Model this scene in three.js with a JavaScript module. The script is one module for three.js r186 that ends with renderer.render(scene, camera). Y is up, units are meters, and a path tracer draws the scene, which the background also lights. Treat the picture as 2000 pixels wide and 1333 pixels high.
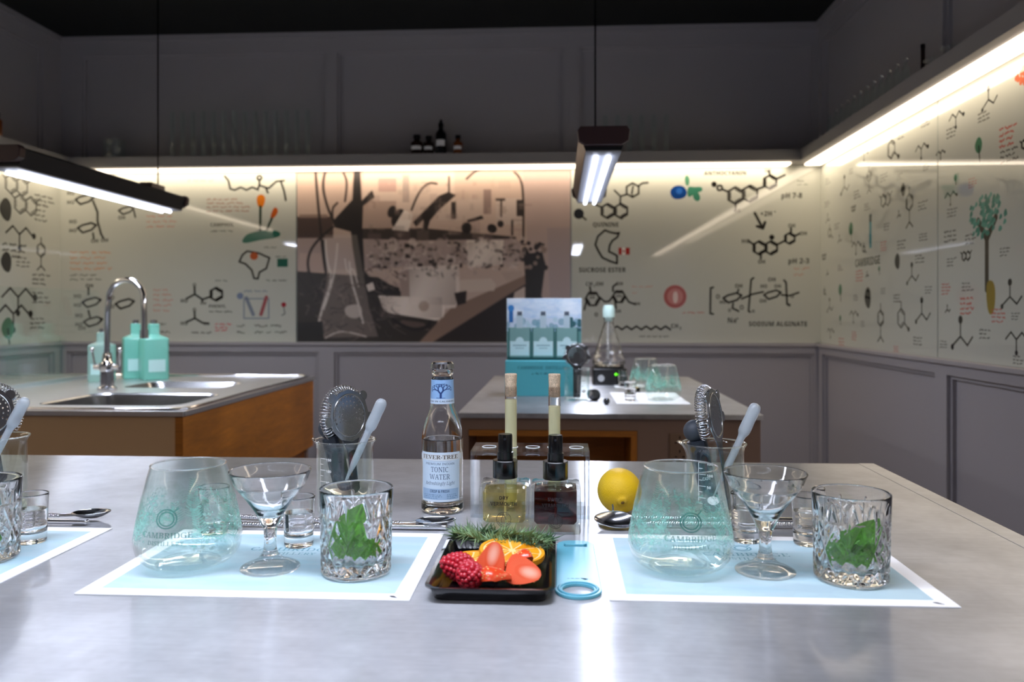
import * as THREE from 'three';
import { RoundedBoxGeometry } from 'three/addons/geometries/RoundedBoxGeometry.js';
import { mergeGeometries, toCreasedNormals } from 'three/addons/utils/BufferGeometryUtils.js';
import { RectAreaLightUniformsLib } from 'three/addons/lights/RectAreaLightUniformsLib.js';

// ---------------------------------------------------------------- camera, light, exposure
const scene = new THREE.Scene();
scene.background = new THREE.Color(0x000000);
const camera = new THREE.PerspectiveCamera(45.6, 2000 / 1333, 0.05, 40);
camera.position.set(0, 1.1525, 0);
camera.rotation.set(0, THREE.MathUtils.degToRad(3.32), 0);
camera.setViewOffset(2000, 1333, 0, 58.5, 2000, 1333);
camera.focus = 0.98;
camera.userData.fStop = 5.6;
const renderer = new THREE.WebGLRenderer();
renderer.toneMapping = THREE.LinearToneMapping;
renderer.toneMappingExposure = 1.36;
renderer.shadowMap.enabled = true;
RectAreaLightUniformsLib.init();
const COOL = 0xe6ecff, WARM = 0xffead0;
const PENDANT_POWER = 36, COUNTER_POWER = 32, REAR_POWER = 52, STRIP_POWER = 5.2, PENDANT_GLOW = 4.5, STRIP_GLOW = 2.4;

// ---------------------------------------------------------------- helpers
let seedState = 20240607;
const rnd = () => { seedState = (seedState + 0x6d2b79f5) | 0; let t = Math.imul(seedState ^ (seedState >>> 15), 1 | seedState); t = (t + Math.imul(t ^ (t >>> 7), 61 | t)) ^ t; return ((t ^ (t >>> 14)) >>> 0) / 4294967296; };
const rr = (a, b) => a + (b - a) * rnd();
const V = (x, y, z) => new THREE.Vector3(x, y, z);
const taken = new Map();
function numbered(name) {
  const k = taken.get(name) ?? 0; taken.set(name, k + 1);
  return k ? `${name}_${String(k).padStart(3, '0')}` : name;
}
function thing(name, label, category, [x, y, z] = [0, 0, 0], turn = 0, group) {
  const o = new THREE.Group(); o.name = numbered(name); scene.add(o);
  o.position.set(x, y, z); o.rotation.y = turn; o.userData = { label, category };
  if (group) o.userData.group = group;
  return o;
}
function mesh(name, geo, mat, parent) { const m = new THREE.Mesh(geo, mat); m.name = name; parent.add(m); return m; }
function tag(name, geo, mat, label, category, [x, y, z] = [0, 0, 0], turn = 0, group) {
  const m = mesh(numbered(name), geo, mat, scene); m.position.set(x, y, z); m.rotation.y = turn;
  m.userData = { label, category }; if (group) m.userData.group = group; return m;
}
function struct(name, label) { const o = new THREE.Group(); o.name = name; scene.add(o); o.userData = { label, category: name.split('_')[0], kind: 'structure' }; return o; }
function dup(root, [x, y, z], turn, label, group) {
  const r = root.clone(); r.name = numbered(root.name.replace(/_\d{3}$/, '')); scene.add(r); r.position.set(x, y, z); r.rotation.y = turn;
  r.userData = { ...root.userData, label }; if (group) r.userData.group = group; else delete r.userData.group;
  return r;
}
const at = (g, x, y, z) => g.translate(x, y, z);
function box(x0, x1, y0, y1, z0, z1, r = 0) {
  const w = x1 - x0, h = y1 - y0, d = z1 - z0;
  const g = r ? new RoundedBoxGeometry(w, h, d, 2, r) : new THREE.BoxGeometry(w, h, d);
  return g.translate((x0 + x1) / 2, (y0 + y1) / 2, (z0 + z1) / 2);
}
// box with uv in metres
function mbox(x0, x1, y0, y1, z0, z1) {
  const g = box(x0, x1, y0, y1, z0, z1), p = g.attributes.position, n = g.attributes.normal, uv = g.attributes.uv;
  for (let i = 0; i < p.count; i++) {
    if (Math.abs(n.getY(i)) > 0.5) uv.setXY(i, p.getX(i), p.getZ(i));
    else if (Math.abs(n.getX(i)) > 0.5) uv.setXY(i, p.getZ(i), p.getY(i));
    else uv.setXY(i, p.getX(i), p.getY(i));
  }
  return g;
}
function outward(g) {   // turn a closed shape's faces outwards
  const p = g.attributes.position, ix = g.index.array; let vol = 0; const a = V(), b = V(), c = V();
  for (let i = 0; i < ix.length; i += 3) { a.fromBufferAttribute(p, ix[i]); b.fromBufferAttribute(p, ix[i + 1]); c.fromBufferAttribute(p, ix[i + 2]); vol += a.dot(b.cross(c)); }
  if (vol < 0) for (let i = 0; i < ix.length; i += 3) { const t = ix[i]; ix[i] = ix[i + 1]; ix[i + 1] = t; }
  return g;
}
const sp = (pts, n) => new THREE.CatmullRomCurve3(pts.map(([r, y]) => V(r, y, 0)), false, 'centripetal').getSpacedPoints(n).map((p) => [Math.max(p.x, 0), p.y]);
// surface of revolution; mod(r, y, angle, row) may cut facets
function turned(profile, seg = 64, crease = 0.6, mod = null) {
  const pos = [], ix = [], rows = profile.length;
  for (let i = 0; i < rows; i++) for (let j = 0; j < seg; j++) {
    const a = (j / seg) * Math.PI * 2, r = mod ? mod(profile[i][0], profile[i][1], a, i) : profile[i][0];
    pos.push(r * Math.sin(a), profile[i][1], r * Math.cos(a));
  }
  for (let i = 0; i < rows - 1; i++) for (let j = 0; j < seg; j++) {
    const k = (j + 1) % seg, A = i * seg + j, B = i * seg + k, C = A + seg, D = B + seg;
    if (profile[i][0] > 1e-6) ix.push(A, B, D);
    if (profile[i + 1][0] > 1e-6) ix.push(A, D, C);
  }
  const g = new THREE.BufferGeometry();
  g.setAttribute('position', new THREE.Float32BufferAttribute(pos, 3)); g.setIndex(ix); outward(g);
  if (crease === 0) { g.computeVertexNormals(); return g; }
  return toCreasedNormals(g, crease);
}
// loft of rounded rectangles; rows of [inset, y]
function loft(w, d, rad, rows, { cap0 = true, cap1 = true, q = 6, crease = 0.6, dz = 0 } = {}) {
  const pos = [], ix = [], ring = (q + 1) * 4;
  for (const [ins, y] of rows) {
    const hw = w / 2 - ins, hd = d / 2 - ins, r = Math.max(Math.min(rad - ins * 0.6, hw, hd), 0.0004);
    for (let c = 0; c < 4; c++) for (let k = 0; k <= q; k++) {
      const a = (c + k / q) * Math.PI / 2, cx = (c === 0 || c === 3 ? 1 : -1) * (hw - r), cz = (c < 2 ? 1 : -1) * (hd - r);
      pos.push(cx + r * Math.cos(a), y, cz + r * Math.sin(a));
    }
  }
  for (let i = 0; i < rows.length - 1; i++) for (let j = 0; j < ring; j++) { const k = (j + 1) % ring, A = i * ring + j, B = i * ring + k; ix.push(A, B, B + ring, A, B + ring, A + ring); }
  const cap = (row, flip) => { const n = pos.length / 3; pos.push(0, rows[row][1], 0); for (let j = 0; j < ring; j++) { const k = (j + 1) % ring, a = row * ring + j, b = row * ring + k; flip ? ix.push(n, b, a) : ix.push(n, a, b); } };
  if (cap0) cap(0, true); if (cap1) cap(rows.length - 1, false);
  const g = new THREE.BufferGeometry(); g.setAttribute('position', new THREE.Float32BufferAttribute(pos, 3)); g.setIndex(ix); outward(g);
  return toCreasedNormals(g, crease);
}
const tube = (pts, r, seg = 32, rs = 8, closed = false) => new THREE.TubeGeometry(new THREE.CatmullRomCurve3(pts.map((p) => (p.isVector3 ? p : V(...p))), closed, 'centripetal'), seg, r, rs, closed);
const cyl = (r0, r1, h, seg = 32) => new THREE.CylinderGeometry(r0, r1, h, seg);
const rod = (a, b, r, seg = 10) => { const A = V(...a), B = V(...b), d = B.clone().sub(A), g = cyl(r, r, d.length(), seg); g.applyQuaternion(new THREE.Quaternion().setFromUnitVectors(V(0, 1, 0), d.clone().normalize())); return g.translate((A.x + B.x) / 2, (A.y + B.y) / 2, (A.z + B.z) / 2); };
const merge = (list) => mergeGeometries(list.map((g) => { const n = g.index ? g.toNonIndexed() : g; if (!n.attributes.uv) n.setAttribute('uv', new THREE.Float32BufferAttribute(new Float32Array(n.attributes.position.count * 2), 2)); for (const k of Object.keys(n.attributes)) if (!['position', 'normal', 'uv'].includes(k)) n.deleteAttribute(k); return n; }));
function extrude(shape, depth, bevel = 0, seg = 24) { return new THREE.ExtrudeGeometry(shape, { depth, bevelEnabled: bevel > 0, bevelSize: bevel, bevelThickness: bevel, bevelSegments: 2, curveSegments: seg }); }
function canvasTex(w, h, draw, srgb = true) {
  const c = document.createElement('canvas'); c.width = w; c.height = h; draw(c.getContext('2d'), w, h);
  const t = new THREE.CanvasTexture(c); if (srgb) t.colorSpace = THREE.SRGBColorSpace; t.magFilter = THREE.LinearFilter; return t;
}
function noise2(n, seed) {   // tiling value noise, n cells
  const g = new Float32Array(n * n); let s = seed; for (let i = 0; i < n * n; i++) { s = (Math.imul(s, 1664525) + 1013904223) | 0; g[i] = ((s >>> 8) & 0xffff) / 65535; }
  return (u, v) => { const x = ((u % 1) + 1) % 1 * n, y = ((v % 1) + 1) % 1 * n, i = Math.floor(x), j = Math.floor(y), f = x - i, h = y - j, a = f * f * (3 - 2 * f), b = h * h * (3 - 2 * h), G = (p, q) => g[(q % n) * n + (p % n)]; return (G(i, j) * (1 - a) + G(i + 1, j) * a) * (1 - b) + (G(i, j + 1) * (1 - a) + G(i + 1, j + 1) * a) * b; };
}
function dataTex(n, f, srgb = false) {
  const d = new Uint8Array(n * n * 4);
  for (let j = 0; j < n; j++) for (let i = 0; i < n; i++) { const c = f(i / n, j / n), o = (j * n + i) * 4; for (let k = 0; k < 3; k++) d[o + k] = Math.max(0, Math.min(255, (Array.isArray(c) ? c[k] : c) * 255)); d[o + 3] = 255; }
  const t = new THREE.DataTexture(d, n, n); t.wrapS = t.wrapT = THREE.RepeatWrapping; t.magFilter = THREE.LinearFilter; t.minFilter = THREE.LinearFilter; if (srgb) t.colorSpace = THREE.SRGBColorSpace; t.needsUpdate = true; return t;
}

// ---------------------------------------------------------------- materials
const std = (color, roughness = 0.6, metalness = 0, extra = {}) => new THREE.MeshPhysicalMaterial({ color, roughness, metalness, ...extra });
const nA = noise2(8, 11), nB = noise2(32, 5), nC = noise2(128, 77), nD = noise2(4, 3);
const paintBump = dataTex(256, (u, v) => 0.5 + 0.5 * (nC(u, v) - 0.5)); paintBump.repeat.set(3, 3);
const steelTone = dataTex(512, (u, v) => { const b = 0.55 * nA(u, v) + 0.3 * nB(u, v) + 0.15 * nC(u, v), s = 0.9 + 0.24 * (b - 0.5) + 0.05 * (nC(u * 0.25, v * 4) - 0.5); return [s, s, s]; }, true); steelTone.repeat.set(1.4, 1.4);
const woodTone = dataTex(512, (u, v) => { const w = 0.5 * nB(u * 0.25, v * 2) + 0.5 * nC(u * 0.25, v * 2), s = 0.86 + 0.2 * (w - 0.5) + 0.14 * (nA(u, v) - 0.5); return [s, s * 0.97, s * 0.92]; }, true); woodTone.repeat.set(1.2, 1.2);
const M = {
  paint: std(0xa8a4a8, 0.55, 0, { bumpMap: paintBump, bumpScale: 0.0004 }),
  shelf: std(0xa5a19f, 0.5),
  ceiling: std(0x0b0e0d, 0.9),
  floor: std(0x3c3a3a, 0.5),
  steel: std(0xcdcfd3, 0.295, 0.62, { map: steelTone, anisotropy: 1, anisotropyRotation: Math.PI / 2 }),
  steelPlain: std(0xd2d4d6, 0.34, 0.9),
  steelBrown: std(0xdcbc92, 0.4, 0.25, { anisotropy: 0.7 }),
  chrome: std(0xd6d8dc, 0.08, 1),
  cutlery: std(0xc9cace, 0.16, 1),
  springWire: std(0xc4c6ca, 0.2, 1),
  strainerPlate: std(0x9fa2a6, 0.24, 1),
  wood: std(0xc9822b, 0.45, 0, { map: woodTone }),
  woodInside: std(0xa8641f, 0.5, 0, { map: woodTone }),
  cabinet: std(0x8c7365, 0.5),
  black: std(0x08080a, 0.22),
  blackGloss: std(0x0b0b0e, 0.16),
  darkMetal: std(0x1d2127, 0.45, 0.3),
  wine: std(0x3b2328, 0.5),
  lampGrey: std(0xa3a7b1, 0.5),
  muddler: std(0x252b36, 0.5),
  glass: std(0xffffff, 0, 0, { transmission: 1, thickness: 0.01, ior: 1.5 }),
  glassBase: std(0xffffff, 0, 0, { transmission: 1, thickness: 0.01, ior: 1.5, transparent: true, opacity: 0.3 }),
  glassFoot: std(0xffffff, 0, 0, { transmission: 1, thickness: 0.01, ior: 1.5, transparent: true, opacity: 0.5 }),
  water: std(0xffffff, 0, 0, { transmission: 1, thickness: 0.01, ior: 1.33 }),
  thinGlass: std(0xfcfffe, 0.02, 0, { transmission: 1, thickness: 0, ior: 1.5 }),
  acrylic: std(0xffffff, 0.01, 0, { transmission: 1, thickness: 0.01, ior: 1.49 }),
  acrylicPane: std(0xf8fcff, 0.01, 0, { transmission: 1, thickness: 0, ior: 1.49 }),
  white: std(0xeef0f0, 0.5),
  paper: std(0xf3f4f6, 0.75),
  cork: null,
};
M.tubeGlow = new THREE.MeshStandardMaterial({ color: 0xffffff, emissive: COOL, emissiveIntensity: PENDANT_GLOW, roughness: 0.4 });
M.stripGlow = new THREE.MeshStandardMaterial({ color: 0xffffff, emissive: WARM, emissiveIntensity: STRIP_GLOW, roughness: 0.4 });
const corkTone = dataTex(256, (u, v) => { const p = nC(u, v), b = nB(u, v); let s = 0.86 + 0.2 * (b - 0.5); if (p > 0.78 && b > 0.45) s *= 0.5; return [s, s * 0.93, s * 0.84]; }, true);
M.cork = std(0xf1e7da, 0.85, 0, { map: corkTone });

// ---------------------------------------------------------------- room
const ZB = -3.6, XL = -2.29, XR = 1.14, ZF = 2.2, YC = 2.4;
{
  const f = struct('floor', 'dark grey floor below the counters'); mesh('floor_slab', mbox(XL - 0.1, XR + 0.1, -0.1, 0, ZB - 0.1, ZF + 0.1), M.floor, f);
  const c = struct('ceiling', 'black ceiling above the grey panelling'); mesh('ceiling_slab', box(XL - 0.1, XR + 0.1, YC, YC + 0.1, ZB - 0.1, ZF + 0.1), M.ceiling, c);
  // each wall is built along its own length s, with t = depth into the room
  const wall = (name, label, s0, s1, place, stilesLow, stilesHigh) => {
    const w = struct(name, label), P = (n, a, b, y0, y1, t0, t1) => mesh(n, place(a, b, y0, y1, t0, t1), M.paint, w);
    P('plaster', s0 - 0.1, s1 + 0.1, 0, YC, -0.1, 0);
    P('top_rail', s0, s1, 2.312, YC, 0, 0.022); P('cornice', s0, s1, 2.375, YC, 0.022, 0.034);
    P('dado_rail', s0, s1, 0.968, 1.0, 0, 0.022); P('dado_cap', s0, s1, 1.0, 1.012, 0, 0.034);
    P('bottom_rail', s0, s1, 0, 0.14, 0, 0.022);
    for (const [a, b] of stilesLow) P('lower_stile', a, b, 0.14, 0.968, 0, 0.022);
    for (const [a, b] of stilesHigh) P('upper_stile', a, b, 1.833, 2.312, 0, 0.022);
    // raised bead round each recess
    const bead = (a, b, y0, y1) => { const g = []; for (const [p, q, u, v] of [[a, b, y0, y0 + 0.012], [a, b, y1 - 0.012, y1], [a, a + 0.012, y0 + 0.012, y1 - 0.012], [b - 0.012, b, y0 + 0.012, y1 - 0.012]]) g.push(place(p, q, u, v, 0, 0.011)); mesh('panel_bead', merge(g), M.paint, w); };
    for (let i = 0; i + 1 < stilesLow.length; i++) bead(stilesLow[i][1], stilesLow[i + 1][0], 0.14, 0.968);
    for (let i = 0; i + 1 < stilesHigh.length; i++) bead(stilesHigh[i][1], stilesHigh[i + 1][0], 1.833, 2.312);
    return w;
  };
  wall('wall_back', 'grey panelled wall behind the islands', XL, XR, (a, b, y0, y1, t0, t1) => box(a, b, y0, y1, ZB + t0, ZB + t1), [[XL, -2.24], [-1.075, -1.005], [0.02, 0.08], [1.1, XR]], [[XL, -2.17], [-1.045, -0.99], [0.02, 0.09], [1.1, XR]]);
  wall('wall_right', 'grey panelled wall at the right', ZB, ZF, (a, b, y0, y1, t0, t1) => box(XR - t1, XR - t0, y0, y1, a, b), [[ZB, -3.53], [-2.49, -2.415], [-1.3, -1.23], [-0.1, -0.03], [1.1, 1.17], [2.13, ZF]], [[ZB, -3.53], [-2.485, -2.44], [-1.3, -1.23], [-0.1, -0.03], [1.1, 1.17], [2.13, ZF]]);
  wall('wall_left', 'grey panelled wall at the left', ZB, ZF, (a, b, y0, y1, t0, t1) => box(XL + t0, XL + t1, y0, y1, a, b), [[ZB, -3.53], [-2.46, -2.39], [-1.3, -1.23], [-0.1, -0.03], [1.1, 1.17], [2.13, ZF]], [[ZB, -3.45], [-2.46, -2.39], [-1.3, -1.23], [-0.1, -0.03], [1.1, 1.17], [2.13, ZF]]);
  wall('wall_front', 'grey panelled wall behind the camera', XL, XR, (a, b, y0, y1, t0, t1) => box(a, b, y0, y1, ZF - t1, ZF - t0), [[XL, -2.24], [-1.1, -1.03], [0.02, 0.08], [1.1, XR]], [[XL, -2.24], [-1.1, -1.03], [0.02, 0.08], [1.1, XR]]);
}
// display shelves with a light strip underneath
const SY0 = 1.787, SY1 = 1.833;
function lightStrip(parent, w, d, x, y, z, alongZ, color, power) {
  const l = new THREE.RectAreaLight(color, power, w, d); l.position.set(x, y, z); l.rotation.set(-Math.PI / 2, 0, alongZ ? Math.PI / 2 : 0); parent.add(l);
}
{
  const back = thing('display_shelf', 'long grey display shelf over the lab photo, light strip beneath', 'shelf', [0, 0, 0]);
  mesh('shelf_board', box(XL + 0.125, XR - 0.125, SY0, SY1, ZB, ZB + 0.125), M.shelf, back);
  mesh('light_strip', box(-2.1, 0.985, SY0 - 0.008, SY0, ZB + 0.02, ZB + 0.085), M.stripGlow, back);
  lightStrip(back, 3.08, 0.065, -0.557, SY0 - 0.0095, ZB + 0.0525, false, WARM, STRIP_POWER);
  for (const [side, label] of [[1, 'grey display shelf on the right wall over crowded drawings'], [-1, 'grey display shelf on the left wall beside the hanging lamp']]) {
    const s = thing('display_shelf', label, 'shelf'), X = (a, b) => (side > 0 ? [XR - b, XR - a] : [XL + a, XL + b]);
    const [a, b] = X(0, 0.125), [c, d] = X(0.02, 0.085);
    mesh('shelf_board', box(a, b, SY0, SY1, ZB, ZF), M.shelf, s);
    mesh('light_strip', box(c, d, SY0 - 0.008, SY0, ZB + 0.04, ZF - 0.1), M.stripGlow, s);
    lightStrip(s, 5.66, 0.065, (c + d) / 2, SY0 - 0.0095, (ZB + ZF) / 2 - 0.03, true, WARM, STRIP_POWER * 0.78);
  }
}

// ---------------------------------------------------------------- printed glass panels
const INK = '#1d1a17';
function hexRing(c, x, y, r, a0 = 0, dbl = true, sq = 1) {
  c.beginPath(); for (let k = 0; k <= 6; k++) { const a = a0 + k * Math.PI / 3; c.lineTo(x + r * Math.cos(a), y + r * sq * Math.sin(a)); } c.stroke();
  if (dbl) { c.lineWidth *= 0.7; for (const k of [0, 2, 4]) { const a = a0 + k * Math.PI / 3, b = a + Math.PI / 3; c.beginPath(); c.moveTo(x + r * 0.72 * Math.cos(a), y + r * sq * 0.72 * Math.sin(a)); c.lineTo(x + r * 0.72 * Math.cos(b), y + r * sq * 0.72 * Math.sin(b)); c.stroke(); } c.lineWidth /= 0.7; }
}
const line = (c, ...p) => { c.beginPath(); for (let i = 0; i < p.length; i += 2) c.lineTo(p[i], p[i + 1]); c.stroke(); };
const word = (c, t, x, y, s, col = INK, font = 'sans-serif', weight = 'bold') => { c.fillStyle = col; c.font = `${weight} ${s}px ${font}`; c.fillText(t, x, y); };
const blob = (c, pts, col) => { c.fillStyle = col; c.beginPath(); const n = pts.length / 2; for (let i = 0; i <= n; i++) { const k = (i % n) * 2, j = ((i + 1) % n) * 2, mx = (pts[k] + pts[j]) / 2, my = (pts[k + 1] + pts[j + 1]) / 2; i ? c.quadraticCurveTo(pts[k], pts[k + 1], mx, my) : c.moveTo(mx, my); } c.fill(); };
function scribble(c, x, y, w, n, gap, col, lw) {   // hand-written lines too small to read
  c.strokeStyle = col; c.lineWidth = lw;
  for (let k = 0; k < n; k++) { let px = x; const end = x + w * rr(0.75, 1), yy = y + k * gap; while (px < end) { const L = rr(gap * 0.7, gap * 2.2); c.beginPath(); for (let q = 0; q <= L; q += lw * 0.9) c.lineTo(px + q, yy + rr(-1, 1) * gap * 0.2); c.stroke(); px += L + gap * 0.5; } }
  c.strokeStyle = INK;
}
function zig(c, x, y, n, dx, dy) { c.beginPath(); for (let k = 0; k <= n; k++) c.lineTo(x + k * dx, y + (k % 2 ? dy : 0)); c.stroke(); }
const dot = (c, x, y, r, col = INK) => { c.fillStyle = col; c.beginPath(); c.arc(x, y, r, 0, 7); c.fill(); };
function chain(c, x, y, s, kind) {   // a small skeletal molecule
  c.lineCap = 'round'; c.lineJoin = 'round'; c.strokeStyle = INK;
  if (kind === 0) { hexRing(c, x, y, s, Math.PI / 6); line(c, x, y - s, x, y - 1.7 * s); line(c, x + 0.87 * s, y + s / 2, x + 1.6 * s, y + s); dot(c, x + 1.8 * s, y + 1.1 * s, s * 0.25); }
  if (kind === 1) { zig(c, x - 1.6 * s, y, 4, 0.8 * s, -0.6 * s); line(c, x, y, x, y + 0.9 * s); dot(c, x, y + 1.1 * s, s * 0.22); dot(c, x + 1.8 * s, y, s * 0.25); }
  if (kind === 2) { hexRing(c, x, y - s, s * 0.8, Math.PI / 6); line(c, x, y - 0.2 * s, x, y + 0.8 * s, x - 0.7 * s, y + 1.3 * s); line(c, x, y + 0.8 * s, x + 0.7 * s, y + 1.3 * s); line(c, x, y - 1.8 * s, x, y - 2.4 * s); }
  if (kind === 3) { hexRing(c, x - 0.87 * s, y, s, Math.PI / 6); hexRing(c, x + 0.87 * s, y, s, Math.PI / 6); line(c, x + 1.74 * s, y - s / 2, x + 2.4 * s, y - s); line(c, x - 1.74 * s, y - s / 2, x - 2.3 * s, y - 0.9 * s); }
  if (kind === 4) { line(c, x - s, y + 0.6 * s, x, y, x + s, y + 0.6 * s); line(c, x, y, x, y - s); dot(c, x, y - 1.2 * s, s * 0.3); dot(c, x - 1.2 * s, y + 0.8 * s, s * 0.22); line(c, x + s, y + 0.6 * s, x + 1.7 * s, y); }
}
const chair6 = (c, x, y, s) => { c.lineWidth = s * 0.22; line(c, x - s, y, x - 0.45 * s, y + 0.5 * s, x + 0.5 * s, y + 0.2 * s, x + s, y - 0.3 * s, x + 0.45 * s, y - 0.55 * s, x - 0.5 * s, y - 0.3 * s, x - s, y); };
const PANEL_BG = '#bfc1b6';
function panelTex(w, h, x0, x1, y0, y1, draw) {
  return canvasTex(w, h, (c) => { c.fillStyle = PANEL_BG; c.fillRect(0, 0, w, h); c.setTransform(w / (x1 - x0), 0, 0, h / (y1 - y0), -x0 * w / (x1 - x0), -y0 * h / (y1 - y0)); c.lineCap = 'round'; c.lineJoin = 'round'; c.strokeStyle = INK; draw(c); });
}
const RED = 'rgba(190,92,70,0.75)', GREY = 'rgba(90,88,80,0.75)', TEAL = '#2f6b5c';
const texBackRight = panelTex(1434, 1001, 50, 1690, 90, 1235, (c) => {
  c.lineWidth = 12; hexRing(c, 455, 240, 46, Math.PI / 6, false); line(c, 458, 215, 450, 262); line(c, 495, 212, 520, 195, 555, 192); line(c, 415, 268, 375, 280, 335, 240); line(c, 375, 280, 372, 330);
  hexRing(c, 290, 375, 48, Math.PI / 6); hexRing(c, 378, 375, 48, Math.PI / 6); line(c, 250, 350, 205, 330); line(c, 385, 420, 385, 425); dot(c, 455, 278, 8); dot(c, 205, 330, 9);
  word(c, 'QUININE', 190, 478, 40); dot(c, 98, 392, 34, '#2b2d31'); line(c, 120, 410, 145, 430);
  c.lineWidth = 13; c.beginPath(); for (const [x, y] of [[272, 500], [300, 512], [345, 522], [365, 518], [355, 545], [320, 570], [303, 600], [298, 640], [330, 655], [352, 668], [352, 718], [310, 705], [255, 680], [230, 640], [208, 595], [225, 540], [272, 500]]) c.lineTo(x, y); c.stroke();
  c.fillStyle = '#a52f2b'; c.fillRect(362, 615, 22, 46); c.fillRect(408, 615, 28, 46); c.fillStyle = '#e7e2d8'; c.fillRect(384, 615, 24, 46); dot(c, 396, 638, 7, '#a52f2b');
  word(c, 'SUCROSE ESTER', 98, 775, 42);
  c.lineWidth = 12; word(c, 'CH', 142, 865, 36); word(c, '2', 196, 872, 22); word(c, 'OH', 210, 865, 36); line(c, 172, 872, 178, 905); hexRing(c, 190, 950, 48, 0); line(c, 238, 940, 270, 968, 300, 965, 322, 935); hexRing(c, 365, 935, 42, 0); word(c, 'OH', 345, 862, 32); line(c, 325, 900, 325, 870, 350, 850); line(c, 408, 935, 430, 970, 470, 985); word(c, 'OH', 462, 992, 30); line(c, 340, 970, 345, 1010); word(c, 'OH', 335, 1040, 30); word(c, 'OH', 168, 950, 26); word(c, 'OH', 345, 940, 26); line(c, 150, 960, 135, 1020); word(c, 'O', 200, 1065, 36);
  zig(c, 320, 1150, 12, 32, -22); word(c, 'CH', 706, 1140, 38); word(c, '3', 762, 1150, 26); scribble(c, 500, 1195, 230, 1, 20, GREY, 6);
  blob(c, [700, 240, 740, 210, 790, 215, 815, 250, 805, 290, 750, 305, 710, 290], '#123f83'); dot(c, 762, 248, 20, '#2b63b3'); blob(c, [795, 160, 815, 140, 832, 170, 825, 215, 805, 215], '#4d8065'); blob(c, [815, 215, 860, 225, 910, 220, 918, 250, 870, 262, 815, 300], '#3b7a62'); blob(c, [850, 270, 885, 250, 905, 300, 880, 320, 855, 300], '#3b7a62');
  scribble(c, 450, 870, 140, 1, 26, 'rgba(200,140,120,0.7)', 5); scribble(c, 455, 910, 40, 1, 26, 'rgba(200,140,120,0.7)', 5);
  dot(c, 735, 935, 76, '#c0807a'); c.strokeStyle = '#a9605b'; c.lineWidth = 21; c.beginPath(); c.arc(735, 935, 62, 0, 7); c.stroke(); blob(c, [722, 905, 750, 900, 755, 960, 735, 985, 720, 960], '#ddc6bd'); c.strokeStyle = INK;
  scribble(c, 785, 1040, 110, 1, 24, 'rgba(180,90,80,0.7)', 6);
  word(c, 'ANTHOCYANIN', 925, 148, 38); c.lineWidth = 13; dot(c, 990, 207, 18); c.beginPath(); c.arc(1027, 230, 16, 0, 7); c.stroke(); line(c, 1045, 240, 1080, 255); hexRing(c, 1130, 280, 54, Math.PI / 6); hexRing(c, 1225, 270, 54, Math.PI / 6); line(c, 1272, 240, 1315, 225); hexRing(c, 1355, 195, 46, Math.PI / 6); line(c, 1355, 150, 1345, 125); word(c, 'OH', 1318, 130, 30); line(c, 1398, 175, 1450, 150); line(c, 1130, 335, 1130, 375); word(c, 'OH', 1115, 388, 32); dot(c, 1225, 225, 10);
  word(c, 'pH 7-8', 1425, 300, 46); c.lineWidth = 18; line(c, 1255, 395, 1305, 490); line(c, 1270, 480, 1308, 494, 1322, 455); word(c, '+2H', 1290, 415, 44); word(c, '+', 1378, 398, 30);
  c.lineWidth = 13; word(c, 'HO', 1168, 590, 38); line(c, 1215, 575, 1250, 600); hexRing(c, 1285, 620, 44, Math.PI / 6); hexRing(c, 1362, 620, 44, Math.PI / 6); dot(c, 1366, 552, 17); line(c, 1400, 600, 1450, 575); hexRing(c, 1482, 560, 36, Math.PI / 6); word(c, 'OH', 1470, 490, 34); line(c, 1490, 495, 1490, 525); word(c, 'OH', 1545, 540, 34); line(c, 1515, 545, 1545, 530); line(c, 1295, 665, 1295, 690); word(c, 'OH', 1275, 722, 34);
  word(c, 'pH 2-3', 1470, 722, 46); scribble(c, 1510, 755, 90, 2, 40, 'rgba(190,130,110,0.7)', 5); scribble(c, 1530, 190, 60, 2, 22, GREY, 4);
  c.lineWidth = 12; line(c, 985, 875, 968, 880, 965, 1045, 985, 1048); line(c, 1248, 815, 1232, 825, 1215, 1030, 1225, 1035); line(c, 1445, 830, 1458, 845, 1465, 985, 1480, 990);
  word(c, 'O', 1000, 950, 40); chair6(c, 1110, 945, 60); chair6(c, 1370, 925, 55); c.lineWidth = 12; word(c, 'OH', 1125, 880, 36); word(c, 'HO', 1025, 982, 30); line(c, 1150, 890, 1140, 915); line(c, 1170, 950, 1240, 920, 1310, 905); word(c, 'O', 1155, 1020, 40); word(c, 'O', 1080, 1035, 30); line(c, 1115, 980, 1110, 1010, 1150, 1030); word(c, 'OH', 1340, 838, 36); word(c, 'HO', 1290, 880, 32); word(c, 'OH', 1380, 880, 32); word(c, 'OH', 1285, 975, 32); line(c, 1430, 925, 1480, 930, 1540, 910); word(c, 'O', 1485, 945, 34); word(c, 'n', 1235, 1040, 34); word(c, 'n', 1468, 1000, 34); word(c, 'Na', 1076, 1105, 46); word(c, '+', 1134, 1088, 32);
  word(c, 'SODIUM ALGINATE', 1215, 1128, 42);
});
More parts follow.
